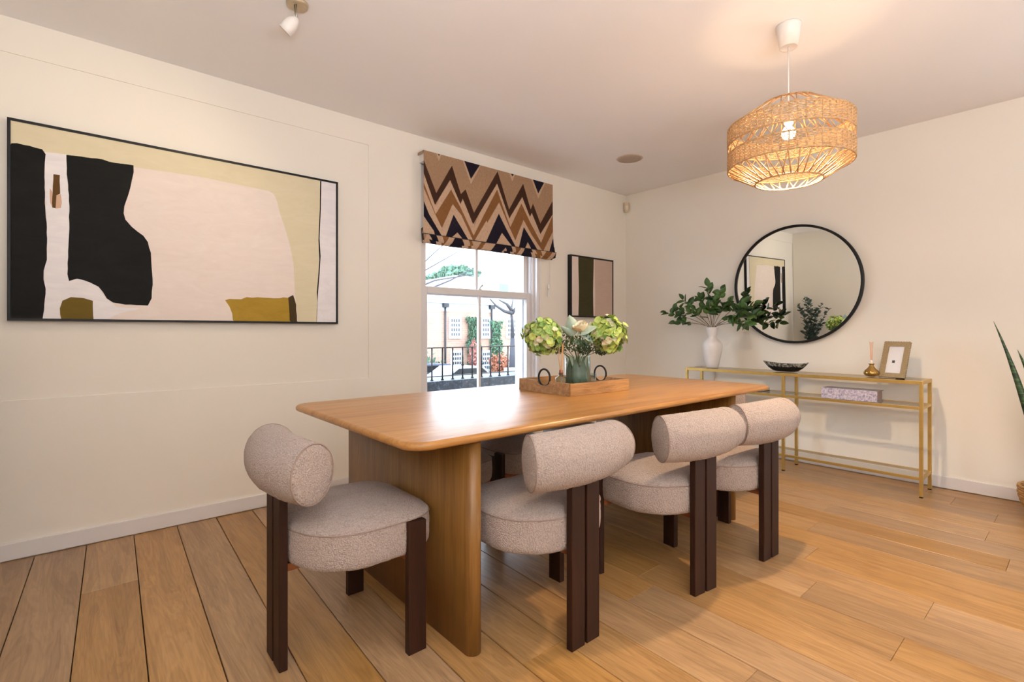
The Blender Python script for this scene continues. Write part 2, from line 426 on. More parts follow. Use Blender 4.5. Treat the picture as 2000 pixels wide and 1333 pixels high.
P1([(30, 90), (600, 200), (1790, 430), (1788, 560), (1780, 800), (1778, 950), (1768, 1240), (1662, 1240), (1645, 1050), (1638, 900), (1618, 800), (1590, 700), (1562, 620), (1545, 550), (1530, 515), (1500, 495), (1350, 465), (1100, 412), (745, 362), (370, 292), (255, 280), (150, 250), (30, 240)], 1, 1)
P1([(1790, 430), (1900, 450), (1900, 1250), (1766, 1250), (1772, 1060), (1785, 900), (1778, 760), (1788, 600)], 2, 1)
P1([(1786, 440), (1793, 440), (1790, 600), (1783, 760), (1789, 860), (1783, 960), (1775, 1060), (1771, 1120), (1768, 1060), (1777, 950), (1782, 880), (1777, 770), (1784, 600)], 3, 2)
P1([(250, 278), (372, 290), (386, 400), (388, 560), (390, 700), (382, 960), (430, 980), (545, 1020), (590, 1095), (650, 1142), (780, 1150), (640, 1190), (540, 1240), (232, 1240), (255, 1060), (240, 960), (262, 850)], 2, 2, 3)
P1([(30, 232), (95, 228), (165, 243), (235, 262), (255, 290), (250, 340), (248, 420), (250, 560), (262, 700), (262, 880), (244, 940), (243, 990), (255, 1040), (250, 1100), (236, 1250), (30, 1250)], 3, 3, 2)
P1([(370, 293), (540, 313), (640, 338), (745, 352), (746, 390), (735, 440), (715, 520), (694, 580), (690, 620), (700, 655), (735, 695), (800, 745), (825, 780), (842, 840), (846, 920), (852, 1020), (846, 1095), (825, 1135), (760, 1132), (700, 1130), (630, 1118), (595, 1095), (575, 1060), (550, 1030), (500, 1005), (430, 985), (385, 998), (376, 960), (382, 800), (387, 700), (385, 520), (372, 400)], 3, 3, 2)
P1([(298, 402), (334, 406), (336, 510), (315, 520), (310, 592), (292, 588), (294, 500)], 4, 4, 2)
P1([(312, 520), (340, 512), (345, 560), (340, 590), (310, 594)], 5, 4, 2)
P1([(278, 480), (292, 500), (291, 585), (280, 560)], 5, 4, 2)
P1([(342, 1250), (334, 1150), (348, 1108), (395, 1088), (465, 1093), (518, 1108), (524, 1250)], 6, 4, 2)
P1([(1256, 1105), (1280, 1098), (1345, 1100), (1375, 1088), (1500, 1092), (1612, 1092), (1622, 1250), (1305, 1250), (1296, 1180), (1280, 1140)], 7, 4, 3)
P1([(1608, 1090), (1635, 1076), (1652, 1130), (1660, 1250), (1620, 1250)], 8, 5, 2)
cv.build('canvas', AM, pf)

# small painting
q0 = at(1108.5, 560, 1, YA)[0]; ysm = 3.343
q1 = at(1198, 560, 1, ysm)[0]; sz1 = at(1150, 502, 1, ysm)[2]; sz0 = 1.245
sp = thing('framed_painting', 'small upright abstract painting in a deep black frame with a dark olive stripe', 'painting', ((q0+q1)/2, YA, (sz0+sz1)/2))
ox, oy, oz = sp.location
f2 = MB().box(q0, q0+0.016, ysm, YA-0.001, sz0, sz1).box(q1-0.010, q1, ysm, YA-0.001, sz0, sz1).box(q0+0.016, q1-0.010, ysm, YA-0.001, sz1-0.014, sz1).box(q0+0.016, q1-0.010, ysm, YA-0.001, sz0, sz0+0.014)
f2.xf(Matrix.Translation((-ox, -oy, -oz))).build('frame', M['black'], sp)
SM = [art('pale_ground', (216, 200, 190), (222, 206, 198)), art('deep_olive', (56, 52, 30), (64, 60, 36)), art('taupe_field', (190, 166, 150), (196, 174, 160))]
c2 = MB().box(q0+0.016, q1-0.010, ysm+0.006, YA-0.002, sz0+0.014, sz1-0.014)
def px2x(px): return at(px, 560, 1, ysm+0.006)[0]
def strip(xa, xb, mi, lay):
    n = 14; zs = [sz0+0.0145+(sz1-sz0-0.029)*i/n for i in range(n+1)]
    L = [(min(max(px2x(xa)+0.004*math.sin(3.1*i/n*2+xa), q0+0.017), q1-0.011), ysm+0.006-0.0005*lay, z) for i, z in enumerate(zs)]
    R = [(min(max(px2x(xb)+0.005*math.sin(2.3*i/n*2+xb), q0+0.017), q1-0.011), ysm+0.006-0.0005*lay, z) for i, z in enumerate(zs)]
    c2.poly(L+R[::-1], mi)
strip(1130, 1159, 1, 1); strip(1162, 1199, 2, 1)
c2.xf(Matrix.Translation((-ox, -oy, -oz))).build('canvas', SM, sp)

# ------------------------------------------------------------------ roman blind
BY = 3.305
bx0 = at(827, 300, 1, BY)[0]; bx1 = at(1079, 380, 1, BY)[0]; bzt = at(827, 293, 1, BY)[2]
bzb = at(820, 470, 1, BY)[2]
bl = thing('roman_blind', 'brown, ochre and navy zigzag roman blind half raised over the sash window', 'blind', ((bx0+bx1)/2, YA, bzt))
ox, oy, oz = bl.location
MB().box(bx0+0.01, bx1-0.01, BY+0.006, YA-0.001, bzt-0.075, bzt-0.004).xf(Matrix.Translation((-ox, -oy, -oz))).build('headrail', M['plasticw'], bl)
BT = [at(x, y, 1, BY) for x, y in ((827, 293), (1079, 362))]
def bpt(X, Y):   # crop coords (2000 wide crop of 780..1240) -> blind u,z
    px = 780+X*0.23; py = 260+Y*0.23; p = at(px, py, 1, BY); return (p[0], p[2])
def zig(top, bot): return [bpt(*p) for p in top]+[bpt(*p) for p in bot[::-1]]
PAT = []
# layers: (color index, polygon)
dk = (68, 46, 36); oc = (134, 94, 58); nv = (36, 32, 44); pale = (196, 170, 146); tan = (168, 138, 112)
PAT.append((pale, zig([(190, 240), (310, 620), (440, 270), (520, 560), (560, 480), (630, 790), (830, 320), (935, 730), (1050, 425), (1110, 700), (1130, 600), (1190, 850), (1320, 560)],
                      [(190, 1200), (400, 1200), (700, 1200), (900, 1200), (1100, 1200), (1340, 1200)])))
def vline(pts, dy): return [(x, y+dy) for x, y in pts]
d_top = [(190, 190), (312, 510), (445, 275), (520, 520), (560, 480), (628, 680), (832, 325), (930, 650), (1050, 430), (1112, 650), (1132, 600), (1192, 770), (1320, 540)]
d_bot = [(190, 300), (300, 612), (430, 400), (515, 605), (535, 560), (618, 778), (828, 430), (932, 725), (1042, 545), (1105, 715), (1120, 680), (1190, 860), (1320, 660)]
PAT.append((dk, zig(d_top, d_bot)))
o_top = [(190, 380), (305, 690), (438, 480), (520, 645), (620, 875), (828, 480), (938, 800), (1035, 600), (1105, 760), (1192, 935), (1320, 660)]
o_bot = [(190, 430), (300, 690), (355, 810), (450, 605), (520, 700), (618, 930), (735, 745), (742, 765), (845, 590), (975, 915), (1050, 740), (1110, 860), (1205, 1010), (1320, 800)]
PAT.append((oc, zig(o_top, o_bot)))
n_top = [(190, 540), (250, 690), (355, 880), (455, 695), (570, 915), (585, 1100), (720, 1100), (725, 940), (842, 685), (980, 980), (1000, 985), (1050, 800), (1165, 1010), (1260, 1010), (1300, 910), (1345, 860)]
n_bot = [(190, 700), (290, 835), (300, 880), (350, 1100), (385, 1100), (385, 880), (440, 900), (480, 845), (520, 900), (570, 1150), (720, 1150), (815, 930), (865, 850), (960, 985), (1000, 1100), (1045, 1000), (1078, 940), (1120, 1000), (1150, 1100), (1260, 1100), (1345, 1100)]
PAT.append((nv, zig([(190, 540), (250, 690), (355, 880), (300, 880), (290, 835)], [(190, 690), (200, 700)])))
for tri, inn in (([(455, 695), (580, 925), (380, 890)], [(482, 848), (525, 905), (435, 890)]),
                 ([(842, 685), (985, 990), (718, 945)], [(866, 850), (955, 980), (810, 950)]),
                 ([(1050, 800), (1168, 1010), (995, 995)], [(1078, 930), (1112, 1000), (1045, 1000)]),
                 ([(1300, 890), (1350, 1020), (1255, 1015)], None)):
    PAT.append((nv, [bpt(*p) for p in tri]))
    if inn: PAT.append((pale, [bpt(*p) for p in inn]))
for tri in ([(548, 230), (690, 262), (606, 392)], [(1132, 395), (1232, 415), (1177, 515)], [(322, 165), (348, 172), (333, 198)], [(945, 345), (972, 350), (957, 370)]):
    PAT.append((pale, [bpt(tri[0][0]-24, tri[0][1]-30), bpt(tri[1][0]+24, tri[1][1]-30), bpt(tri[2][0], tri[2][1]+42)]))
    PAT.append((nv, [bpt(*p) for p in tri]))
NU, NV = 380, 260
U = np.linspace(bx0, bx1, NU); ztop, zlow = bzt, bzb+0.0
zb_main = bzb+0.055
V = np.linspace(0, 1, NV)
def inpoly(X, Z, poly):
    ins = np.zeros(X.shape, bool); n = len(poly); j = n-1
    for i in range(n):
        xi, zi = poly[i]; xj, zj = poly[j]
        c = ((zi > Z) != (zj > Z)) & (X < (xj-xi)*(Z-zi)/((zj-zi) or 1e-9)+xi); ins ^= c; j = i
    return ins
# cross-section of cloth: flat down to the first fold, then stacked pleats
sec = [(0.083, ztop-0.0, 0), (0.0, ztop, 0)]
def section(t):          # t in 0..1 -> (y offset, z, z used for the print)
    zz = ztop+(zb_main-ztop)*t; return (-0.004-0.012*t**3, zz, zz)
XX, TT = np.meshgrid(U, V)
Zp = ztop+(zb_main-ztop)*TT
Yc = BY-0.003-0.016*TT**3+0.004*np.sin(XX*9+TT*3)*TT
spread = (TT**8)*0.018
Xg = XX+spread*np.where(XX > (bx0+bx1)/2, 1, -1)*np.abs((XX-(bx0+bx1)/2)/((bx1-bx0)/2))**6
def colours(X, Z):
    c = np.empty(X.shape+(3,)); c[:] = lin(tan)[:3]
    for col, poly in PAT: c[inpoly(X, Z, poly)] = lin(col)[:3]
    return c
def cloth(name, X, Y, Z, col):
    nv_, nu_ = X.shape
    vs = np.stack([X-ox, Y-oy, Z-oz], -1).reshape(-1, 3)
    idx = np.arange(nv_*nu_).reshape(nv_, nu_)
    fs = np.stack([idx[:-1, :-1], idx[:-1, 1:], idx[1:, 1:], idx[1:, :-1]], -1).reshape(-1, 4)
    me = bpy.data.meshes.new(name); me.from_pydata(vs.tolist(), [], fs.tolist()); me.materials.append(M['blind'])
    at_ = me.attributes.new('print', 'FLOAT_COLOR', 'POINT')
    at_.data.foreach_set('color', np.concatenate([col.reshape(-1, 3), np.ones((nv_*nu_, 1))], 1).ravel().astype(np.float32))
    me.polygons.foreach_set('use_smooth', [True]*len(fs)); me.update()
    return link(name, me, bl)
t = NT('zigzag_linen'); an = t.new('ShaderNodeAttribute'); an.attribute_name = 'print'
v = t.coord(scale=(1, 1, 0.12)); n = t.noise(v, 420, 3, 0.7); v3 = t.coord(); n3 = t.noise(v3, 300, 2)
t.base(t.mix(0.55, an.outputs['Color'], t.ramp(n, [(0.3, (120, 110, 105)), (0.7, (205, 200, 195))]), 'OVERLAY')); t.set(Roughness=0.95); t.p.inputs['Specular IOR Level'].default_value = 0.1; t.bump(n3, 0.3, 0.002)
M['blind'] = t.m
cloth('fabric_panel', Xg, Yc, Zp, colours(XX, Zp))
# pleats: two stacked folds below
for k, (dz, yo, hh) in enumerate(((0.0, -0.014, 0.05), (0.012, -0.004, 0.052))):
    tv = np.linspace(0, 1, 26); X2, T2 = np.meshgrid(np.linspace(bx0-0.012+0.008*k, bx1+0.02-0.018*k, NU), tv)
    ang = T2*PI*1.0
    Z2 = zb_main-0.002-dz-hh*np.sin(ang*0.5)-0.004*np.sin(X2*6+k)*T2
    Y2 = BY+yo-0.012+0.03*T2**2+0.004*np.sin(X2*11+k*2)
    cloth('pleat', X2, Y2, Z2, colours(X2-0.025+0.01*k, Z2+0.125+0.02*k))
    # side edges of the folded layers
eg = MB()
for k in range(4):
    for xe in (bx0-0.010+0.004*k, bx1+0.014-0.005*k):
        eg.add([(xe-ox, BY-0.012+0.014*k-oy, zb_main+0.05-oz), (xe-ox, BY-0.03+0.014*k-oy, zb_main-0.05-oz), (xe-ox, BY-0.016+0.014*k-oy, zb_main-0.052-oz), (xe-ox, BY-0.004+0.014*k-oy, zb_main+0.045-oz)], [(0, 1, 2, 3)])
eg.tube([(bx0-0.012-ox, BY-0.028-oy, zb_main-0.002-oz), (bx1+0.022-ox, BY-0.028-oy, zb_main-0.002-oz)], 0.003, 6)
eg.tube([(bx0-0.006-ox, BY+0.01-oy, zb_main-0.062-oz), (bx1+0.006-ox, BY+0.01-oy, zb_main-0.062-oz)], 0.004, 6)
eg.build('hem', plain('blind_dark_edge', (50, 38, 36), 0.9), bl)
# top return and side return
rt = MB().box(bx0-ox, bx1-ox, BY-0.002-oy, YA-0.001-oy, -0.004, 0.0)
rt.box(bx0-0.002-ox, bx0+0.001-ox, BY+0.002-oy, YA-0.002-oy, -0.022, -0.004)
rt.build('pelmet_return', plain('blind_tan', tan, 0.9), bl)
cc = MB().tube([(bx1+0.0-ox, BY+0.045-oy, -0.05), (bx1+0.0-ox, BY+0.048-oy, -0.93)], 0.0013, 5).tube([(bx1+0.02-ox, BY+0.045-oy, -0.05), (bx1+0.016-ox, BY+0.048-oy, -0.95)], 0.0013, 5)
cc.box(bx1-0.004-ox, bx1+0.020-ox, BY+0.04-oy, BY+0.056-oy, -0.97, -0.93, 0.003)
cc.lathe([(0.001, -1.05), (0.009, -1.045), (0.008, -1.0), (0.003, -0.975)], 10, (bx1+0.004-ox, BY+0.048-oy)); cc.build('pull_cord', M['plasticw'], bl)

# ------------------------------------------------------------------ dining table
TX0, TX1, TY0, TY1, TZ = 0.742, 3.325, 1.322, 2.462, 0.760
def rrect(x0, x1, y0, y1, r, n=8):
    pts = []
    for cx_, cy_, a0 in ((x1-r, y0+r, -PI/2), (x1-r, y1-r, 0), (x0+r, y1-r, PI/2), (x0+r, y0+r, PI)):
        for k in range(n+1): a = a0+PI/2*k/n; pts.append((cx_+r*math.cos(a), cy_+r*math.sin(a)))
    return pts
tb = thing('dining_table', 'long honey oak dining table with rounded corners on two slab legs', 'table', (2.0, 1.88, 0))
rr = []
TT_ = 0.028
for k in range(9):
    a = PI*(k/8-0.5); ins = 0.014*(1-math.cos(a)); z = TZ-TT_/2+TT_/2*math.sin(a)
    rr.append([(x-2.0, y-1.88, z) for x, y in rrect(TX0+ins, TX1-ins, TY0+ins, TY1-ins, 0.085-ins)])
MB().rings(rr).build('tabletop', M['oak'], tb)
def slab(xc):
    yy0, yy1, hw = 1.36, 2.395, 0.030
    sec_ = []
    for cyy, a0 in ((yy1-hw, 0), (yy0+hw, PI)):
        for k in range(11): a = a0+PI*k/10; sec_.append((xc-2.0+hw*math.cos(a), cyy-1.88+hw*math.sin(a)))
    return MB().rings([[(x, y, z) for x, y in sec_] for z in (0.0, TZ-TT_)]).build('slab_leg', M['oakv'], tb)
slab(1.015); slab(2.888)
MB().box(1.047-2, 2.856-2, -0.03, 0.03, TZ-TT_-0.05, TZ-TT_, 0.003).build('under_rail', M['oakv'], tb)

# ------------------------------------------------------------------ chairs
def fuzz(vs, amp, sc_):
    out = []
    for p in vs:
        q = Vector(p); d = noise.noise_vector(q*sc_)*amp+noise.noise_vector(q*(sc_*0.23))*amp*1.2
        out.append(tuple(q+d))
    return out
def make_chair():
    root = thing('dining_chair', '', 'chair')
    n = 64
    # seat
    def ol(s, z):
        r = []
        for k in range(n*2):
            a = 2*PI*k/(n*2); c_, s_ = math.cos(a), math.sin(a); e = 4.2 if s_ > 0 else 2.25
            R_ = (abs(c_)**e+abs(s_)**e)**(-1/e)
            hy = 0.252 if s_ > 0 else 0.222
            r.append((0.252*R_*c_*s, 0.252+hy*R_*s_*s, z))
        return r
    prof = [(0.55, 0.328), (0.86, 0.328), (0.93, 0.331), (0.975, 0.339), (0.996, 0.352)]+[(1.0+0.006*math.sin(PI*i/8), 0.352+0.09*i/8) for i in range(1, 9)]
    prof += [(0.998, 0.449), (0.990, 0.456), (0.972, 0.461), (0.94, 0.467), (0.90, 0.472), (0.84, 0.4785), (0.76, 0.485), (0.66, 0.4905), (0.54, 0.495), (0.4, 0.498), (0.25, 0.500), (0.1, 0.501)]
    m = MB().rings([ol(s, z) for s, z in prof])
    m.v = fuzz(m.v, 0.0016, 130)
    m.build('seat', M['boucle'], root)
    MB().tube(ol(1.001, 0.4525), 0.0022, 6, closed=True).build('seat_piping', M['piping'], root)
    # backrest bolster
    R_, ha = 0.718, math.radians(18)
    def ring(t, k, off=0.0):
        a = t*ha; cx_, cy_ = R_*math.sin(a), 0.022+R_*(1-math.cos(a)); tx, ty = math.cos(a), math.sin(a); nx, ny = -math.sin(a), math.cos(a)
        e = 1-0.07*t*t; sh = math.copysign(max(0.0, (abs(t)-0.7)/0.3), t)*math.tan(math.radians(8))
        out = []
        for j in range(48):
            c_, s_ = 0.092*e*k*math.cos(2*PI*j/48), 0.101*e*k*math.sin(2*PI*j/48); o_ = off-sh*c_
            out.append((cx_+tx*o_+nx*c_, cy_+ty*o_+ny*c_, 0.662+s_))
        return out
    rs = [ring(-1, 0.3, -0.005), ring(-1, 0.7, -0.004), ring(-1, 0.9, -0.001), ring(-1, 0.97, 0.002)]
    N = 60
    rs += [ring(-1+2*i/N, 1.0, 0.006*(1 if i == 0 else -1 if i == N else 0)) for i in range(N+1)]
    rs += [ring(1, 0.97, -0.002), ring(1, 0.9, 0.001), ring(1, 0.7, 0.004), ring(1, 0.3, 0.005)]
    m = MB().rings(rs); m.v = fuzz(m.v, 0.0018, 130); br_ = m.build('backrest', M['boucle'], root)
    for tt in (-1, 1): MB().tube(ring(tt, 0.99, 0.002*-tt), 0.0022, 6, closed=True).build('piping', M['piping'], br_)
    MB().tube(ring(0.62, 1.004), 0.0010, 5, closed=True).build('seam', M['boucle'], br_)
    for x in (-0.039, 0.039): MB().box(x-0.0335, x+0.0335, 0.0, 0.027, 0.0, 0.62, 0.0025).build('leg', M['walnut'], root)
    for x in (-1, 1):
        x0, x1 = sorted((x*0.240, x*0.268)); MB().box(x0, x1, 0.358, 0.426, 0.0, 0.450, 0.0025).build('leg', M['walnut'], root)
    MB().box(-0.028, 0.028, 0.0275, 0.374, 0.300, 0.3275, 0.002).build('stretcher', M['raw'], root); MB().box(-0.2395, 0.2395, 0.375, 0.42, 0.300, 0.3275, 0.002).build('cross_rail', M['raw'], root)
    return root
proto = make_chair()
GN, GF = 'boucle chairs along the near side of the table', 'boucle chairs tucked under the window side of the table'
spots = [(0.478, 1.775, -PI/2, 1.0, 'beige boucle dining chair at the left head of the table, nearest the painting', 'boucle chairs at the two heads of the table'),
 (1.341, 1.160, 0.0, 1.0, 'beige boucle dining chair on the near side, closest to the left slab leg', GN),
 (1.992, 1.062, -0.13, 1.0, 'beige boucle dining chair in the middle of the near side row', GN),
 (2.533, 1.015, -0.07, 1.0, 'beige boucle dining chair at the right end of the near side row', GN),
 (1.43, 2.505, PI, 0.95, 'boucle dining chair tucked under the window side, shaded, beside the left slab leg', GF),
 (1.985, 2.505, PI, 0.95, 'boucle dining chair tucked under the middle of the window side', GF),
 (2.535, 2.505, PI, 0.95, 'boucle dining chair tucked under the window side, nearest the right slab leg', GF),
 (3.53, 1.84, PI/2, 0.95, 'boucle dining chair tucked under the right head of the table, facing the left wall', 'boucle chairs at the two heads of the table')]
for i, (x, y, a, s, lab, grp) in enumerate(spots):
    o = proto if i == 0 else copy_tree(proto)
    o.location = (x, y, 0); o.rotation_euler = (0, 0, a); o.scale = (s, s, s); tag(o, lab, 'chair', grp)

# ------------------------------------------------------------------ tray on the table
TRX, TRY = 2.172, 1.975; tra = -0.05
tr = thing('serving_tray', 'rustic wooden tray with two black ring handles on the table', 'tray', (TRX, TRY, TZ), tra)
M['rustic'] = wood('rustic_wood', (112, 76, 46), (168, 122, 78), (196, 156, 108), 0, 0.6, gscale=2.0, var=0.1)
hx, hy2, th, hh = 0.235, 0.215, 0.014, 0.066
MB().box(-hx+th, hx-th, -hy2+th, hy2-th, 0.0, 0.010).build('tray_base', M['rustic'], tr)
for sy in (-1, 1):
    ya, yb = sorted((sy*hy2, sy*(hy2-th)))
    MB().box(-hx, hx, ya, yb, 0.0, hh, 0.002).build('tray_side', M['rustic'], tr)
for sx_ in (-1, 1):     # ends with a scooped handle notch
    pts = [(-hy2+th+0.001, 0.0), (hy2-th-0.001, 0.0), (hy2-th-0.001, hh)]
    for k in range(13): a = PI*k/12; pts.append((0.05*math.cos(a), hh-0.026*math.sin(a)**0.8))
    pts.append((-hy2+th+0.001, hh))
    xa, xb = sorted((sx_*hx, sx_*(hx-th)))
    MB().rings([[(xa, y, z) for y, z in pts], [(xb, y, z) for y, z in pts]], 0, False).build('tray_end', M['rustic'], tr)
    MB().tube([(sx_*(hx-0.007), 0.047*math.cos(2*PI*k/28), hh+0.018+0.047*math.sin(2*PI*k/28)) for k in range(28)], 0.0056, 8, closed=True).build('ring_handle', M['iron'], tr)

# reed diffuser on the tray
def diffuser(name, loc, label, gm, r, h, reed_top, reeds, rc):
    d = thing(name, label, 'diffuser', loc)
    MB().lathe([(r*0.9, 0), (r, 0.004), (r, h*0.72), (r*0.93, h*0.8), (r*0.45, h*0.88), (r*0.42, h), (r*0.5, h+0.002), (r*0.5, h+0.006), (r*0.34, h+0.006), (r*0.34, h*0.9), (r*0.88, h*0.76), (r*0.92, 0.008)], 28, cap1=True).build('bottle', gm, d)
    for k in range(reeds):
        a = rnd.uniform(0, 2*PI); q = rnd.uniform(0.012, 0.03)
        MB().tube([(-q*0.2*math.cos(a), -q*0.2*math.sin(a), 0.012), (q*math.cos(a), q*math.sin(a), reed_top+rnd.uniform(-0.01, 0.01))], 0.0016, 5).build('reed', rc, d)
    return d
M['reed'] = plain('reed', (205, 160, 110), 0.7)
dd = diffuser('reed_diffuser', (1.985, 1.897, TZ+0.0105), 'clear shouldered reed diffuser bottle standing in the wooden tray', M['vaseglass'], 0.033, 0.098, 0.262, 8, M['reed'])
MB().lathe([(0.011, 0.085), (0.011, 0.118), (0.006, 0.118)], 16, cap1=True).build('stopper', plain('wood_stopper', (140, 84, 60), 0.6), dd)
MB().lathe([(0.025, 0.009), (0.027, 0.03), (0.0, 0.0301)], 20).build('scent_oil', glassy('oil', (0.95, 0.9, 0.72, 1)), dd)

# glass vase with leaves inside and a bouquet
VX, VY = 2.120, 1.897; VZ = TZ+0.0105
gv = thing('glass_vase', 'clear glass cylinder vase lined with leaves in the wooden tray', 'vase', (VX, VY, VZ))
MB().lathe([(0.068, 0), (0.072, 0.004), (0.072, 0.190), (0.0688, 0.190), (0.0685, 0.008)], 36, cap1=True).build('glass_wall', M['vaseglass'], gv)
M['glasshued'] = glassy('clear_inner_vase', (0.93, 0.96, 0.98, 1))
lf = MB()
M['silverleaf'] = leafmat('silver_green_leaf', (116, 140, 124), (168, 186, 172), 0.6)
M['lining'] = leafmat('lining_leaf', (92, 108, 92), (146, 158, 140), 0.5)
M['deepleaf'] = leafmat('deep_green_leaf', (40, 66, 50), (76, 104, 84))
def leaf_geo(L, Wd, curl=0.15, fold=0.18, n=7, tip=1.0, mb=None, mat=None, lobes=0):
    """leaf lying along +X from origin, thickness by two offset sheets"""
    mb = mb or MB(); st = len(mb.v); vs = []; fs = []
    for s in (0, 1):
        for i in range(n+1):
            t = i/n; w_ = Wd/2*(math.sin(PI*min(1, t**0.8))**0.85 if 0 < t < 1 else 0.03)
            z = curl*L*math.sin(t*PI*0.5)**2-0.0012*s*0.5
            for j in (-1, 0, 1): vs.append((t*L, j*w_, z+abs(j)*w_*fold*2-(0.0009*s)))
    K = 3*(n+1)
    for i in range(n):
        for j in range(2):
            a = i*3+j; fs.append((a, a+1, a+4, a+3)); fs.append((K+a, K+a+3, K+a+4, K+a+1))
        fs.append((i*3, i*3+3, K+i*3+3, K+i*3)); fs.append((i*3+2, K+i*3+2, K+i*3+5, i*3+5))
    mb.add(vs, fs, 0, True)
    if mat is not None: mb.xf(mat, st)
    return mb
def aim(direction, roll=0.0, loc=(0, 0, 0)):
    d = Vector(direction).normalized(); q = d.to_track_quat('X', 'Z'); return Matrix.Translation(loc) @ q.to_matrix().to_4x4() @ Matrix.Rotation(roll, 4, 'X')
for k in range(9):
    a = 2*PI*k/9+0.2
    m4 = Matrix.Translation((0.058*math.cos(a), 0.058*math.sin(a), 0.012)) @ Matrix.Rotation(a, 4, 'Z') @ Matrix.Rotation(-PI/2, 4, 'Y')
    l_ = leaf_geo(0.165, 0.052, 0.02, -0.12); l_.v = [(x, y, -abs(z)) for x, y, z in l_.v]
    l_.xf(m4).build('lining_leaf', M['lining'], gv)

gt = thing('glass_tumbler', 'small clear glass tumbler in the tray, right of the glass vase', 'glass', (2.262, 1.920, VZ))
MB().lathe([(0.024, 0), (0.029, 0.003), (0.031, 0.085), (0.0295, 0.085), (0.027, 0.008)], 28, cap1=True).build('body', M['vaseglass'], gt)
BQ = Vector((VX, VY, VZ))
def place_px(px, py, dx=0.0):   # point in the vertical plane through the vase, facing the camera
    r = Vector(ray(px, py)); nrm = Vector((FW[0], FW[1], 0)); o = Vector((0, 0, CAMH)); c = BQ+nrm*dx
    t = (c-o).dot(nrm)/r.dot(nrm); return o+r*t
# hydrangea floret variants
M['hyd'] = [leafmat('hydrangea_lime', (150, 176, 74), (206, 218, 128), 0.6), leafmat('hydrangea_green', (112, 150, 70), (172, 200, 116), 0.6), leafmat('hydrangea_cream', (214, 212, 172), (232, 226, 200), 0.6)]
def floret(sz, m):
    b = MB()
    for k in range(4):
        st = len(b.v); n = 5; vs = []; fs = []
        for i in range(n+1):
            t = i/n; w_ = sz*0.46*math.sin(PI*(0.12+0.80*t))**0.7*(1.0 if t < 1 else 0.55)
            for j in (-1, 0, 1): vs.append((t*sz*0.55+0.0006, j*w_*0.8, 0.12*sz*math.sin(t*2.2)+abs(j)*0.10*sz*t))
        for i in range(n):
            for j in range(2): a = i*3+j; fs.append((a, a+1, a+4, a+3))
        b.add(vs, fs, 0, True); b.xf(Matrix.Rotation(PI/2*k+0.2, 4, 'Z') @ Matrix.Rotation(0.1, 4, 'X'), st)
    return b.data('floret', m)
FM = [floret(0.031, m) for m in M['hyd']]
def stemmed(label, name, cat, top, stem_m, grp=None, r=0.0028):
    o = thing(name, label, cat, tuple(top), 0, grp)
    base = BQ+Vector((rnd.uniform(-0.02, 0.02), rnd.uniform(-0.02, 0.02), 0.02)); rim = BQ+Vector(((top.x-BQ.x)*0.25, (top.y-BQ.y)*0.25, 0.185)); 
    rim.x = BQ.x+max(-0.045, min(0.045, rim.x-BQ.x)); rim.y = BQ.y+max(-0.04, min(0.04, rim.y-BQ.y))
    MB().tube([base-top, rim-top, (rim*0.35+top*0.65)-top+Vector((0, 0, 0.0)), Vector((0, 0, 0))], r, 6).build('stem', stem_m, o)
    return o
M['stemg'] = plain('green_stem', (84, 104, 58), 0.6)
def hydrangea(label, c, R_, nfl, mixw, grp):
    o = stemmed(label, 'hydrangea', 'flower', c, M['stemg'], grp, 0.0035)
    core = MB(); core.lathe([(R_*0.75*math.sin(PI*k/10)+0.0005, -R_*0.7*math.cos(PI*k/10)) for k in range(11)], 16, cap1=True)
    core.build('flower_core', M['hyd'][1], o)
    for k in range(nfl):
        z = 1-2*(k+0.5)/nfl; ph = k*2.39996; rr_ = math.sqrt(1-z*z)
        d = Vector((rr_*math.cos(ph), rr_*math.sin(ph), z)); d += Vector((rnd.uniform(-.12, .12),)*3)
        dn = d.normalized(); p = dn*R_*rnd.uniform(0.80, 1.0)*(1+0.16*noise.noise(dn*2.3+Vector((R_*9, len(label), 0)))*2); p.z *= 0.95
        u = rnd.random(); mi = 0 if u < mixw[0] else 1 if u < mixw[0]+mixw[1] else 2
        q = d.normalized().to_track_quat('Z', 'Y').to_euler(); q.rotate_axis('X', rnd.uniform(-.5, .5)); q.rotate_axis('Y', rnd.uniform(-.5, .5)); q.rotate_axis('Z', rnd.uniform(0, 2))
        link('floret', FM[mi], o, loc=p, rot=q, scale=rnd.uniform(0.85, 1.25))
    return o
hydrangea('green hydrangea head on the left of the bouquet, beside the window', place_px(1060, 657, -0.02), 0.102, 230, (0.4, 0.5, 0.1), 'hydrangeas in the glass vase')
hydrangea('lime green hydrangea head on the right of the bouquet, below the small painting', place_px(1186, 654, -0.02), 0.102, 230, (0.65, 0.2, 0.15), 'hydrangeas in the glass vase')
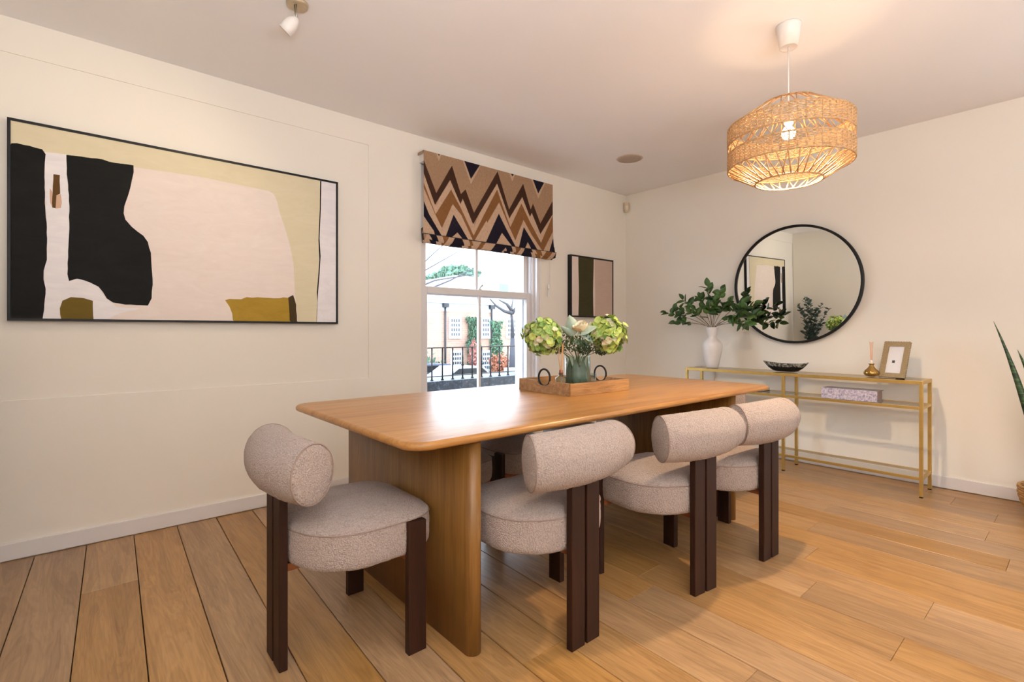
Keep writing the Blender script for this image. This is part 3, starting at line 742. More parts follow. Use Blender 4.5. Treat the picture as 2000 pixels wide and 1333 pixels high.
def sedum(c, R_, grp, lab):
    o = stemmed(lab, 'filler_sprig', 'foliage', c, M['stemg'], grp, 0.002)
    b = MB()
    for k in range(110):
        z = 1-2*(k+.5)/110; ph = k*2.39996; s_ = math.sqrt(1-z*z); r_ = R_*rnd.uniform(0.75, 1.05); p = (s_*math.cos(ph)*r_, s_*math.sin(ph)*r_, z*r_*0.75); q = rnd.uniform(0.0045, 0.008)
        b.add([(p[0]+q, p[1], p[2]), (p[0]-q, p[1], p[2]), (p[0], p[1]+q, p[2]), (p[0], p[1]-q, p[2]), (p[0], p[1], p[2]+q), (p[0], p[1], p[2]-q)],
              [(0, 2, 4), (2, 1, 4), (1, 3, 4), (3, 0, 4), (2, 0, 5), (1, 2, 5), (3, 1, 5), (0, 3, 5)], 0, True)
    bo = b.build('bud_cluster', leafmat('sedum', (40, 60, 32), (86, 108, 62), 0.7), o); bo['kind'] = 'stuff'
    return o
for c in ((1098, 668, 0.0, 0.070, 'dark budded sprig tucked against the left hydrangea'), (1122, 672, -0.05, 0.060, 'dark budded sprig below the big standing silver leaf'),
          (1158, 670, -0.04, 0.070, 'dark budded sprig tucked against the right hydrangea'), (1140, 682, -0.06, 0.04, 'small dark budded sprig hanging in front of the vase rim'),
          (1090, 681, 0.04, 0.04, 'small dark budded sprig lowest on the left, above the diffuser reeds'), (1175, 684, 0.05, 0.04, 'small dark budded sprig lowest on the right of the bouquet')):
    sedum(place_px(c[0], c[1], c[2]), c[3], 'dark filler sprigs in the bouquet', c[4])
# white rose
ro = stemmed('cream white rose in the middle of the bouquet', 'rose', 'flower', place_px(1135, 640, -0.085), M['stemg'])
rm = leafmat('cream_petal', (226, 214, 180), (240, 232, 212), 0.6)
for k in range(18):
    t_ = k/17; rr_ = 0.007+0.034*t_; L = 0.046+0.010*t_; wd = 0.018+0.042*t_; a = k*2.4
    b = MB(); vs = []; fs = []
    for i in range(5):
        for j in range(5):
            u_ = (j-2)/2; h = i/4; rad = rr_*(0.35+0.65*math.sin(h*PI*0.55))*(1+0.12*t_*h*h*2)
            an_ = u_*wd/rr_*0.55*(0.6+0.4*math.sin(h*PI*0.8)); vs.append((rad*math.cos(an_), rad*math.sin(an_), -0.02+h*L*(1-0.18*u_*u_)-0.012*t_*h))
    for i in range(4):
        for j in range(4): a_ = i*5+j; fs.append((a_, a_+1, a_+6, a_+5))
    b.add(vs, fs, 0, True); b.xf(Matrix.Rotation(-0.5, 4, 'Y') @ Matrix.Rotation(a, 4, 'Z')).build('petal', rm, ro)
# big silver leaves
for (px, py, dx, d, L, Wd, lab) in ((1120, 657, -0.06, (-0.25, 0.1, 1.0), 0.118, 0.074, 'large silver green leaf standing up left of the cream rose'),
                                    (1128, 655, -0.07, (0.9, -0.7, 0.35), 0.115, 0.05, 'pale silver leaf drooping right of the cream rose'),
                                    (1135, 652, -0.07, (0.55, -0.45, -0.75), 0.085, 0.045, 'pale silver leaf hanging below the cream rose'),
                                    (1118, 668, -0.05, (0.9, -0.8, -0.45), 0.10, 0.045, 'silver leaf curling out above the vase rim'),
                                    (1120, 660, -0.05, (-0.8, 0.3, 0.6), 0.095, 0.04, 'pale leaf edge pointing toward the left hydrangea')):
    o = stemmed(lab, 'silver_leaf_sprig', 'foliage', place_px(px, py, dx), M['stemg'], 'silver leaf sprigs in the bouquet', 0.0018)
    leaf_geo(L, Wd, 0.18, 0.25, 9, mat=aim(d, 0.9)).build('leaf', M['silverleaf'], o)

# ------------------------------------------------------------------ console
cs = thing('console_table', 'slim gold console table with three glass shelves against the right wall', 'console', (4.33, 1.58, 0))
cx_, cy_ = 4.33, 1.58
cxf, cxb = 4.20-cx_, 4.466-cx_; ysL = [0.738-cy_, 1.594-cy_, 2.424-cy_]; hz = 0.0105
for y in ysL:
    for x in (cxf, cxb):
        lg = MB().box(x-hz, x+hz, y-hz, y+hz, 0.008, 0.772, 0.0015).build('leg', M['gold'], cs)
        MB().box(x-hz*0.9, x+hz*0.9, y-hz*0.9, y+hz*0.9, 0.0, 0.008).build('foot_pad', M['black'], lg)
def shelf(zt, hgt):
    for (ya, yb) in ((ysL[0]+hz, ysL[1]-hz), (ysL[1]+hz, ysL[2]-hz)):
        for x in (cxf, cxb): MB().box(x-0.009, x+0.009, ya, yb, zt-hgt, zt, 0.001).build('rail', M['gold'], cs)
        MB().box(cxf+0.0095, cxb-0.0095, ya-hz*0.8, yb+hz*0.8, zt-0.006, zt-0.001).build('glass_shelf', M['shelfglass'], cs)
    for y in (ysL[0], ysL[2]): MB().box(cxf+hz, cxb-hz, y-0.009, y+0.009, zt-hgt, zt, 0.001).build('rail', M['gold'], cs)
shelf(0.7718, 0.024); shelf(0.600, 0.018); shelf(0.132, 0.018)

# white vase + leafy branches
WV = Vector((4.335, 2.252, 0.773))
wv = thing('white_vase', 'matt white ceramic vase with a pinched neck at the left end of the console', 'vase', tuple(WV))
prof = [(0.048, 0), (0.052, 0.004), (0.062, 0.05), (0.076, 0.12), (0.084, 0.17), (0.085, 0.20), (0.080, 0.222), (0.064, 0.243), (0.044, 0.262), (0.035, 0.275), (0.034, 0.283), (0.038, 0.300), (0.045, 0.33), (0.051, 0.362), (0.050, 0.366), (0.046, 0.362), (0.038, 0.32), (0.030, 0.285)]
MB().lathe(prof, 40, cap1=True).build('body', M['ceramic'], wv)
LEAF = [leaf_geo(0.076, 0.052, c, f).data('leaf', M['leafdark']) for c, f in ((0.15, 0.2), (0.35, 0.12), (-0.2, 0.25), (0.05, 0.1))]
def place_wall(px, py, dx): return Vector(at(px, py, 0, WV.x+dx))
def branch(tips, dx, label, grp, nleaf=7, base=None, leafset=LEAF, name='leafy_branch', sc=1.0, cat='foliage'):
    o = thing(name, label, cat, tuple(WV+Vector((0, 0, 0.30)) if base is None else base), 0, grp); O = Vector(o.location)
    end = tips; a = Vector((0, 0, 0)) if base is not None else Vector((0, 0, -0.2)); 
    mid1 = Vector(((end.x-O.x)*0.10, (end.y-O.y)*0.10, 0.075)) if base is None else (end-O)*0.3
    e = end-O; mid2 = mid1.lerp(e, 0.5)+Vector((0, 0, 0.035))
    cpts = [a, mid1] if base is None else [a]
    pts = list(cpts)
    P0 = cpts[-1]
    for k in range(1, 9):
        t_ = k/8; pts.append((1-t_)**2*P0+2*t_*(1-t_)*mid2+t_*t_*e)
    if base is None: pts = [Vector((P.x*1, P.y, P.z)) for P in pts]
    MB().tube(pts, [0.0022]*len(pts[:-3])+[0.0017, 0.0014, 0.001], 6).build('stem', M['twig'], o)
    d = (pts[-1]-pts[-3]).normalized()
    for k in range(nleaf):
        u = k/(nleaf-1) if nleaf > 1 else 1; i = len(pts)-1-u*3.6; i0 = int(i); P = pts[i0].lerp(pts[min(i0+1, len(pts)-1)], i-i0)
        ph = k*2.2+rnd.uniform(-.4, .4); side = Vector((math.cos(ph), math.sin(ph), 0.9*math.sin(ph*1.7+0.6)))
        dr = (d*(0.9 if k == 0 else 0.45)+side*(0.25 if k == 0 else 0.8)); q = aim(dr, rnd.uniform(-1.3, 1.3)).to_euler()
        link('leaf', rnd.choice(leafset), o, loc=P, rot=q, scale=sc*rnd.uniform(0.75, 1.15))
    return o
GL = 'green leafy branches in the white vase'
BRS = [(1303, 612, -0.05, 9, 'leafy branch with the leftmost tip, reaching low out of the white vase'),
 (1318, 632, 0.05, 9, 'leafy branch drooping lowest on the left of the white vase'),
 (1334, 586, -0.08, 9, 'leafy branch rising to the highest tip on the left of the vase'),
 (1322, 600, 0.06, 7, 'leafy branch reaching left just above the leftmost tip'),
 (1350, 610, -0.12, 8, 'short leafy branch left of the vase, in front of its neighbours'),
 (1383, 560, 0.0, 10, 'leafy branch with the topmost tip, straight above the white vase'),
 (1409, 568, -0.06, 10, 'leafy branch with the second highest tip, just left of the mirror'),
 (1366, 582, 0.05, 10, 'leafy branch rising upright, just left of the topmost tip'),
 (1397, 592, -0.10, 12, 'dense leafy branch in the middle, directly above the vase mouth'),
 (1422, 590, 0.02, 10, 'leafy branch ending beside the left rim of the mirror'),
 (1382, 600, -0.13, 12, 'short dense leafy branch low above the vase mouth'),
 (1440, 622, -0.05, 9, 'leafy branch drooping just left of the mirror rim'),
 (1452, 590, -0.02, 9, 'leafy branch crossing the left rim of the mirror'),
 (1474, 596, -0.03, 9, 'leafy branch with the rightmost tip, in front of the mirror'),
 (1478, 616, -0.08, 10, 'leafy branch in front of the mirror, just below the rightmost tip'),
 (1462, 634, -0.12, 9, 'leafy branch drooping lowest on the right, over the mirror rim')]
for (px, py, dx, nl, lab) in BRS: branch(place_wall(px, py, dx), dx, lab, GL, nl+1)

# round mirror
mr = thing('round_mirror', 'large round wall mirror with a thin black frame above the console', 'mirror', (XB-0.036, 1.640, 1.498))
mr.rotation_euler = (0, -0.024, 0.014)
R0 = 0.497
MB().rings([[(x, r*math.cos(2*PI*k/96), r*math.sin(2*PI*k/96)) for k in range(96)] for x, r in ((0.010, R0), (-0.020, R0), (-0.022, R0-0.003), (-0.022, R0-0.017), (-0.020, R0-0.019), (-0.006, R0-0.019), (-0.006, R0-0.03))], 0, True, False, False).build('frame', M['black'], mr)
MB().rings([[(x, r*math.cos(2*PI*k/96), r*math.sin(2*PI*k/96)) for k in range(96)] for x, r in ((0.008, R0-0.004), (-0.008, R0-0.016))], 0, False).build('mirror_glass', M['mirror'], mr)
# bowl
bw = thing('oval_bowl', 'boat shaped black bowl with a white speckled glaze on the console', 'bowl', (4.345, 1.634, 0.7735))
t = NT('reactive_glaze'); v = t.coord(); n = t.noise(v, 38, 5, 0.65, 1.2); sz_ = t.new('ShaderNodeSeparateXYZ'); t.link(v, sz_.inputs[0])
ms = t.new('ShaderNodeMapRange'); ms.inputs[1].default_value = 0.02; ms.inputs[2].default_value = 0.045; t.link(sz_.outputs['Z'], ms.inputs[0])
mm = t.new('ShaderNodeMath', operation='MULTIPLY'); t.link(n, mm.inputs[0]); t.link(ms.outputs[0], mm.inputs[1])
t.base(t.ramp(mm.outputs[0], [(0.40, (20, 20, 22)), (0.58, (150, 150, 138))])); t.set(Roughness=0.18); M['glaze'] = t.m
def oval(s, z, lift=0.0):
    out = []
    for k in range(48):
        a = 2*PI*k/48; c_, s_ = math.cos(a), math.sin(a)
        out.append((0.062*s*s_*(1-0.25*abs(c_)**3), 0.175*s*c_, z+lift*abs(c_)**2.5))
    return out
MB().rings([oval(0.38, 0), oval(0.55, 0.006), oval(0.76, 0.028, 0.004), oval(0.9, 0.048, 0.010), oval(1.0, 0.062, 0.018), oval(0.985, 0.064, 0.018), oval(0.9, 0.052, 0.010), oval(0.7, 0.026, 0.004), oval(0.4, 0.010)]).build('body', M['glaze'], bw)
# floral storage box book on middle shelf
t = NT('blue_floral_print'); v = t.coord(); vo = t.new('ShaderNodeTexVoronoi'); vo.inputs['Scale'].default_value = 62; t.link(v, vo.inputs['Vector'])
n = t.noise(v, 90, 5, 0.7, 3.0); a1 = t.new('ShaderNodeMath', operation='MULTIPLY'); t.link(n, a1.inputs[0]); t.link(vo.outputs['Distance'], a1.inputs[1])
t.base(t.mix(0.6, t.ramp(a1.outputs[0], [(0.10, (96, 92, 132)), (0.22, (170, 160, 184)), (0.34, (214, 206, 214))]), t.ramp(n, [(0.42, (84, 96, 130)), (0.5, (190, 176, 192)), (0.62, (220, 214, 220))]))); t.set(Roughness=0.6)
M['floral'] = t.m
bkx0, bkx1 = 4.225, 4.375
fb = thing('storage_box', 'book shaped box in blue and lilac floral paper on the middle shelf', 'box', ((bkx0+bkx1)/2, 1.16, 0.6005))
MB().box(-0.075, -0.069, -0.175, 0.175, 0.0, 0.078, 0.002).build('spine', M['floral'], fb)
gy = plain('grey_cloth_cover', (150, 142, 146), 0.8)
MB().box(-0.069, 0.078, -0.178, 0.175, 0.074, 0.078).build('lid', gy, fb); MB().box(-0.069, 0.078, -0.178, 0.175, 0.0, 0.004).build('base_board', gy, fb)
MB().box(-0.069, 0.070, -0.170, 0.170, 0.004, 0.074).build('box_wall', plain('taupe_card', (150, 126, 120), 0.8), fb)
mg = thing('magazine', 'dark covered book lying flat at the left of the middle shelf', 'book', (4.33, 1.98, 0.6005))
MB().box(-0.10, 0.11, -0.19, 0.19, 0.0165, 0.019, 0.0).box(-0.10, 0.11, -0.19, 0.19, 0.0, 0.0025).box(-0.10, -0.097, -0.19, 0.19, 0, 0.019).build('cover', plain('dark_cover', (56, 62, 62), 0.5), mg)
MB().box(-0.097, 0.106, -0.186, 0.186, 0.003, 0.016).build('page_block', plain('paper', (222, 218, 208), 0.8), mg)
# gold diffuser + photo frame
gd = thing('reed_diffuser', 'smoked gold glass reed diffuser beside the photo frame on the console', 'diffuser', (4.335, 1.045, 0.7735))
MB().lathe([(0.02, 0), (0.036, 0.004), (0.047, 0.018), (0.049, 0.030), (0.040, 0.046), (0.022, 0.064), (0.014, 0.078), (0.013, 0.086), (0.019, 0.090), (0.019, 0.094), (0.010, 0.094), (0.011, 0.08), (0.018, 0.064), (0.036, 0.044), (0.044, 0.028), (0.030, 0.008)], 32, cap1=True).build('bottle', plain('gold_lustre_glass', (176, 140, 78), 0.08, 0.85, 0.1), gd)
for k in range(7):
    a = k*0.9; MB().tube([(0, 0, 0.02), (0.008*math.cos(a), 0.010*math.sin(a), 0.245+0.004*(k % 3))], 0.0018, 5).build('reed', plain('peach_reed', (220, 176, 146), 0.7) if k == 0 else bpy.data.materials['peach_reed'], gd)
MB().lathe([(0.008, 0.092), (0.009, 0.094), (0.009, 0.118), (0.004, 0.119)], 12, cap1=True).build('bottle_neck', M['plasticw'], gd)
pt = thing('photo_frame', 'small scalloped taupe photo frame with white mount leaning on the console', 'picture frame', (4.325, 0.922, 0.7735), rot=(0, math.radians(17), math.radians(-17)))
M['shagreen'] = plain('taupe_carved_frame', (150, 130, 96), 0.7, var=0.15, scale=120)
W2, H2, bd = 0.083, 0.262, 0.033
f3 = MB()
def scal(y0, z0, y1, z1, n, nx, nz):
    pts = []
    for k in range(n):
        for j in range(4):
            t_ = (k+j/4)/n; b_ = 0.003*abs(math.sin(PI*j/4)); pts.append((y0+(y1-y0)*t_+nx*b_, z0+(z1-z0)*t_+nz*b_))
    return pts
outer = scal(-W2, 0, W2, 0, 10, 0, 0)+scal(W2, 0, W2, H2, 16, 1, 0)+scal(W2, H2, -W2, H2, 10, 0, 1)+scal(-W2, H2, -W2, 0, 16, -1, 0)
def inner_of(p):
    y, z = p; c = (0, H2/2); return (max(-W2+bd, min(W2-bd, y)), max(bd, min(H2-bd, z)))
inn = [inner_of(p) for p in outer]
f3.rings([[(0.0, y, z) for y, z in outer], [(-0.012, y, z) for y, z in outer], [(-0.014, y*0.97, z*0.985+0.002) for y, z in outer], [(-0.012, y, z) for y, z in inn], [(-0.004, y, z) for y, z in inn]], 0, False, True, False)
f3.build('frame', M['shagreen'], pt)
MB().box(-0.004, -0.002, -W2+bd-0.002, W2-bd+0.002, bd-0.002, H2-bd+0.002).build('mount', plain('white_mount', (224, 222, 226), 0.6, var=0.01), pt)
MB().box(-0.0048, -0.004, -0.002, 0.016, 0.108, 0.126).build('photo', plain('dark_print', (60, 60, 62), 0.5), pt)
MB().add([(0.001, -0.02, 0.15), (0.001, 0.02, 0.15), (0.11, 0.03, -0.0), (0.11, -0.03, -0.0), (0.003, -0.02, 0.15), (0.003, 0.02, 0.15), (0.113, 0.03, 0), (0.113, -0.03, 0)], [(0, 1, 2, 3), (4, 7, 6, 5), (0, 4, 5, 1), (1, 5, 6, 2), (3, 2, 6, 7), (0, 3, 7, 4)]).xf(Matrix.Translation((0, 0, 0.0))).xf(Matrix.Rotation(0, 4, 'Y')).build('easel_back', M['black'], pt)

# ------------------------------------------------------------------ pendant lamp
PL = Vector((2.640, 0.978, 0))
pl = thing('pendant_lamp', 'woven rattan pendant lamp, lit, hanging on a white cord from the ceiling', 'lamp', (PL.x, PL.y, ZC))
def Z_(z): return z-ZC
MB().lathe([(0.036, Z_(2.503)), (0.040, Z_(2.500)), (0.057, Z_(2.603)), (0.057, Z_(2.6095))], 36, cap1=True).build('ceiling_rose', M['plasticw'], pl)
MB().tube([(0, 0, Z_(2.503)), (0, 0, Z_(2.17))], 0.0032, 8).build('cord', M['plasticw'], pl)
MB().lathe([(0.012, Z_(2.175)), (0.021, Z_(2.170)), (0.021, Z_(2.125)), (0.018, Z_(2.122))], 20, cap1=True).build('socket', M['plasticw'], pl)
MB().lathe([(0.012, Z_(2.122)), (0.016, Z_(2.112))]+[(0.031*math.sin(PI*(k/12)), Z_(2.078)+0.031*math.cos(PI*(k/12))) for k in range(3, 12)]+[(0.001, Z_(2.047))], 24, cap1=True).build('bulb', emit('warm_bulb', (1.0, 0.68, 0.40, 1), BULB), pl)
rT, zT, rB, zB, rM = 0.125, 2.222, 0.148, 1.840, 0.275
zz = [2.122, 2.040, 1.995, 1.915]
def circ(r, z, tr_, name, n=72, mat='rattan'): return MB().tube([(r*math.cos(2*PI*k/n), r*math.sin(2*PI*k/n), Z_(z)) for k in range(n)], tr_, 6, closed=True).build(name, M[mat], pl)
dd_ = bpy.data.lights.new('bulb_downlight', 'SPOT'); dd_.energy = G_DOWN; dd_.color = (1, 0.74, 0.47); dd_.spot_size = math.radians(150); dd_.spot_blend = 0.6; dd_.shadow_soft_size = 0.03
do_ = bpy.data.objects.new('bulb_downlight', dd_); C.objects.link(do_); do_.parent = pl; do_.location = (0, 0, Z_(2.012))
circ(rT, zT, 0.0035, 'ring'); circ(rB, zB, 0.0045, 'ring'); circ(rT, zT-0.006, 0.0028, 'ring')
for z in zz: circ(rM, z, 0.004, 'ring')
circ(rM-0.006, zz[0]+0.004, 0.003, 'ring')
NS = 52
def bandw(z0, z1, rows):
    b = MB(); n = NS*3
    for k in range(rows):
        z = z0+(z1-z0)*(k+0.5)/rows
        b.tube([((rM+0.0032*math.cos(PI*3*i/3.0*1.0+PI*k))*math.cos(2*PI*i/n), (rM+0.0032*math.cos(PI*i/1.5+PI*k))*math.sin(2*PI*i/n), Z_(z)+0.0006*math.sin(i*1.7+k)) for i in range(n)], 0.0027, 5, closed=True)
    o = b.build('woven_band', M['weave'], pl); return o
bandw(zz[1], zz[0], 11); bandw(zz[3], zz[2], 11)
stk = MB()
for k in range(NS):
    a = 2*PI*k/NS
    for za, zb in ((zz[1]-0.002, zz[0]+0.003), (zz[3]-0.002, zz[2]+0.002)): stk.tube([(rM*math.cos(a)*1.004, rM*math.sin(a)*1.004, Z_(za)), (rM*math.cos(a)*1.004, rM*math.sin(a)*1.004, Z_(zb))], 0.003, 5)
so = stk.build('stake', M['rattan'], pl); so['kind'] = 'stuff'
def rods(name, n, r0, z0, r1, z1, da, tr_, both=False):
    a0 = Vector((r0, 0, z0-0)); dl_ = da*2*PI/n
    mesh = [MB().tube([(r0, 0, Z_(z0)), (r1*math.cos(s*dl_), r1*math.sin(s*dl_), Z_(z1))], tr_, 6).data(name, M['rattan']) for s in ((1, -1) if both else (1,))]
    for k in range(n):
        for me in mesh: link(name, me, pl, rot=(0, 0, 2*PI*k/n))
rods('strut', 26, rM-0.004, zz[0]+0.002, rT, zT, 0.5, 0.0030, True)
rods('strut', 26, rM, zz[1], rM, zz[2], 0.5, 0.0028, True)
rods('strut', 36, rM-0.002, zz[3], rB, zB, 0.45, 0.0030, False)
rods('strut', 18, rM-0.002, zz[3], rB, zB, -0.5, 0.0026, False)

# spotlight on ceiling
sl = thing('ceiling_spotlight', 'small white and steel adjustable spotlight on the ceiling at the top left', 'spotlight', (0.748, 2.384, ZC))
MB().lathe([(0.034, -0.018), (0.045, -0.016), (0.048, -0.004), (0.048, 0.0)], 32, cap1=True).build('base_plate', plain('satin_nickel', (190, 172, 144), 0.35, 0.5), sl)
aimd = Vector((-0.60, 0.60, -0.85)).normalized()
arm_end = Vector((-0.012, -0.02, -0.085))
MB().tube([(-0.010, -0.016, -0.016), arm_end+Vector((0.003, 0.003, 0.0))], 0.0035, 8).tube([(-0.016, -0.010, -0.016), arm_end+Vector((-0.004, 0.003, 0))], 0.0025, 8).build('arm', M['steel'], sl)
hm = aim(aimd, 0, arm_end+aimd*-0.004-Vector((0, 0, 0.0)))
cup = [(0.001, -0.004), (0.012, -0.001), (0.022, 0.012), (0.029, 0.032), (0.032, 0.055), (0.031, 0.078), (0.029, 0.080), (0.028, 0.070)]
n_ = 28
MB().rings([[(z, r*math.cos(2*PI*k/n_), r*math.sin(2*PI*k/n_)) for k in range(n_)] for r, z in cup], 0, True, True, False).xf(hm).build('shade', M['plasticw'], sl)
MB().rings([[(z, r*math.cos(2*PI*k/n_), r*math.sin(2*PI*k/n_)) for k in range(n_)] for r, z in ((0.0275, 0.066), (0.0275, 0.072))], 0, False).xf(hm).build('lens', emit('spot_lens', (1, 0.86, 0.62, 1), 14), sl)
ld = bpy.data.lights.new('spot_beam', 'SPOT'); ld.energy = SPOT_W; ld.color = (1, 0.80, 0.52); ld.spot_size = math.radians(135); ld.spot_blend = 0.9; ld.shadow_soft_size = 0.025
lo = bpy.data.objects.new('spot_beam', ld); C.objects.link(lo); lo.parent = sl
lo.location = hm @ Vector((0.090, 0, 0)); lo.rotation_euler = aimd.to_track_quat('-Z', 'Y').to_euler()
# ceiling speaker, motion sensor
spk = thing('ceiling_speaker', 'round flush ceiling speaker grille near the far corner', 'speaker', (3.62, 2.635, ZC))
MB().lathe([(0.10, -0.004), (0.108, -0.003), (0.112, 0.0)], 48, cap1=True).build('bezel', plain('speaker_bezel', (196, 178, 162), 0.7), spk)
t = NT('speaker_mesh'); v = t.coord(); vo = t.new('ShaderNodeTexVoronoi'); vo.inputs['Scale'].default_value = 380; t.link(v, vo.inputs['Vector']); t.base(t.ramp(vo.outputs['Distance'], [(0.2, (120, 104, 92)), (0.6, (188, 170, 154))])); t.set(Roughness=0.7)
MB().lathe([(0.001, -0.0062), (0.06, -0.0058), (0.098, -0.0045), (0.099, -0.0035)], 48, cap1=True).build('grille', t.m, spk)
sn = thing('motion_sensor', 'small white motion sensor mounted in the corner of the two walls', 'sensor', (XB, YA, 2.475), rz=math.radians(-45))
sb = MB()
sb.rings([[(x, y*s_, z) for x, y in ((-0.0, 0)
    ,)] for s_, z in ((1, 0),)], 0, True, False, False) if False else None
sb.rings([[(-0.028*0+w_*math.cos(2*PI*k/24)*1.0, -0.045+d_*math.sin(2*PI*k/24), z) for k in range(24)] for w_, d_, z in ((0.014, 0.010, -0.056), (0.024, 0.020, -0.050), (0.028, 0.024, -0.02), (0.028, 0.024, 0.03), (0.027, 0.022, 0.046), (0.018, 0.012, 0.050))]).build('housing', plain('sensor_white', (214, 194, 164), 0.4), sn)
MB().rings([[(w_*math.cos(2*PI*k/20), -0.062+d_*math.sin(2*PI*k/20), z) for k in range(20)] for w_, d_, z in ((0.010, 0.008, -0.036), (0.016, 0.012, -0.030), (0.016, 0.012, 0.004), (0.010, 0.008, 0.010))]).build('lens', plain('sensor_lens', (226, 214, 196), 0.3), sn)
MB().box(-0.020, 0.020, -0.030, -0.0205, -0.03, 0.03).build('bracket', bpy.data.materials['sensor_white'], sn)

# ------------------------------------------------------------------ snake plant at right, eucalyptus at left (seen in the mirror)
bs = thing('basket_planter', 'woven basket planter on the floor at the right edge', 'planter', (4.34, 0.125, 0))
bk = MB()
for k in range(12):
    z = 0.008+k*0.0145; r_ = 0.125+0.045*math.sin(PI*0.5*min(1, k/9)); n = 60
    bk.tube([((r_+0.003*math.cos(PI*i/1.5+k*PI))*math.cos(2*PI*i/n), (r_+0.003*math.cos(PI*i/1.5+k*PI))*math.sin(2*PI*i/n), z) for i in range(n)], 0.0082, 6, closed=True)
bk.build('woven_wall', plain('basket_straw', (176, 132, 80), 0.7, var=0.25, scale=80), bs)
MB().lathe([(0.12, 0.006), (0.155, 0.13), (0.001, 0.14)], 32).build('soil', plain('potting_soil', (50, 38, 30), 0.95), bs)
sk = thing('snake_plant', 'tall snake plant leaning left out of the basket planter', 'plant', (4.34, 0.125, 0.14))
t = NT('snake_leaf'); v = t.coord(scale=(1, 1, 6)); n = t.noise(v, 9, 3, 0.5, 1.5); t.base(t.ramp(n, [(0.38, (34, 52, 36)), (0.55, (70, 98, 64)), (0.7, (110, 128, 88))])); t.set(Roughness=0.4); M['snake'] = t.m
def blade(base, tip, wdt, bend, face):
    b, e = Vector(base), Vector(tip); mid = (b+e)/2+Vector(bend); n = 16; vs = []; fs = []; side = Vector(face).normalized()
    for i in range(n+1):
        u = i/n; p = (1-u)**2*b+2*u*(1-u)*mid+u*u*e; w_ = wdt*(0.55+0.45*math.sin(PI*min(1, u*1.25)*0.9))*(1-u**3)**0.9+0.0008
        for (sx_, oz_) in ((-1, 0), (0, 0.006), (1, 0), (0, -0.004)): vs.append(p+side*w_*sx_+Vector((oz_*1.2*(1-u), 0, 0)))
    for i in range(n):
        for j in range(4): a = i*4+j; b2 = i*4+(j+1) % 4; fs.append((a, b2, b2+4, a+4))
    return MB().add(vs, fs, 0, True)
for (by, tx, ty, tz, wd) in ((0.05, 4.36, 0.408, 1.165, 0.021), (0.0, 4.33, 0.300, 0.99, 0.03), (-0.03, 4.42, 0.18, 1.10, 0.03), (-0.05, 4.28, 0.02, 0.95, 0.03), (0.02, 4.28, 0.16, 0.85, 0.032), (-0.08, 4.36, -0.08, 1.0, 0.03)):
    e = Vector((tx-4.34, ty-0.125, tz-0.14)); blade((0.0, by, 0.0), e, wd, (0, (ty-0.125)*0.05-0.045, 0.08), (0.25, 1, 0.0)).build('blade_leaf', M['snake'], sk)
EV = Vector((-0.49, 3.02, 0.0))
ev = thing('floor_vase', 'tall dark glazed vase on the floor by the left end wall, seen in the mirror', 'vase', tuple(EV))
MB().lathe([(0.08, 0), (0.095, 0.01), (0.13, 0.2), (0.125, 0.34), (0.07, 0.48), (0.055, 0.55), (0.065, 0.60), (0.058, 0.60), (0.048, 0.54)], 32, cap1=True).build('body', plain('charcoal_glaze', (50, 52, 54), 0.35), ev)
M['euca'] = leafmat('eucalyptus_leaf', (44, 64, 56), (92, 116, 108), 0.6)
EL = [leaf_geo(0.060, 0.050, c, 0.1, 6).data('leaf', M['euca']) for c in (0.1, 0.3)]
for k in range(17):
    a = k*2.4; rr_ = rnd.uniform(0.06, 0.27) if k else 0.0
    tipz = rnd.uniform(1.1, 1.50) if k % 4 else rnd.uniform(0.82, 1.0)
    base = EV+Vector((0, 0, 0.5))
    end = EV+Vector((rr_*math.cos(a), rr_*1.2*math.sin(a), tipz)); end.x = min(end.x, -0.325)
    if k == 5: end = Vector((-0.285, 2.86, 0.70))
    o = thing('eucalyptus_stem', 'lowest eucalyptus stem, its leaf just entering the left edge of the photo' if k == 5 else 'dark eucalyptus stem in the floor vase, seen in the round mirror', 'foliage', tuple(base), 0, 'eucalyptus stems in the floor vase')
    e = end-base; m1 = Vector((e.x*0.2, e.y*0.2, e.z*0.6)); pts = [(1-t_)**2*Vector((0, 0, 0))+2*t_*(1-t_)*m1+t_*t_*e for t_ in [i/8 for i in range(9)]]
    MB().tube(pts, 0.0025, 5).build('stem', M['twig'], o)
    for j in range(20):
        i = 2+j*6/20; P = pts[int(i)].lerp(pts[min(8, int(i)+1)], i-int(i)); ph = j*2.6+k
        q = aim((math.cos(ph), math.sin(ph), 0.35), rnd.uniform(-.5, .5)).to_euler()
        link('leaf', rnd.choice(EL), o, loc=P, rot=q, scale=rnd.uniform(0.7, 1.25)*(1.2 if e.z < 0.5 else 1))

# ------------------------------------------------------------------ unseen doorway added around the side fill lamp, opaque panel keeps sky out
dg = struct('added_door_1', MB().box(XB+0.02, XB+0.08, DY0, DY0+0.06, 0, DZ).box(XB+0.02, XB+0.08, DY1-0.06, DY1, 0, DZ).box(XB+0.02, XB+0.08, DY0+0.06, DY1-0.06, DZ-0.06, DZ)
    .box(XB+0.02, XB+0.08, (DY0+DY1)/2-0.04, (DY0+DY1)/2+0.04, 0, DZ-0.06), M['trim'])
MB().box(XB+0.09, XB+0.11, DY0, DY1, -0.05, DZ).build('sky_block_panel', M['plasticw'], dg)

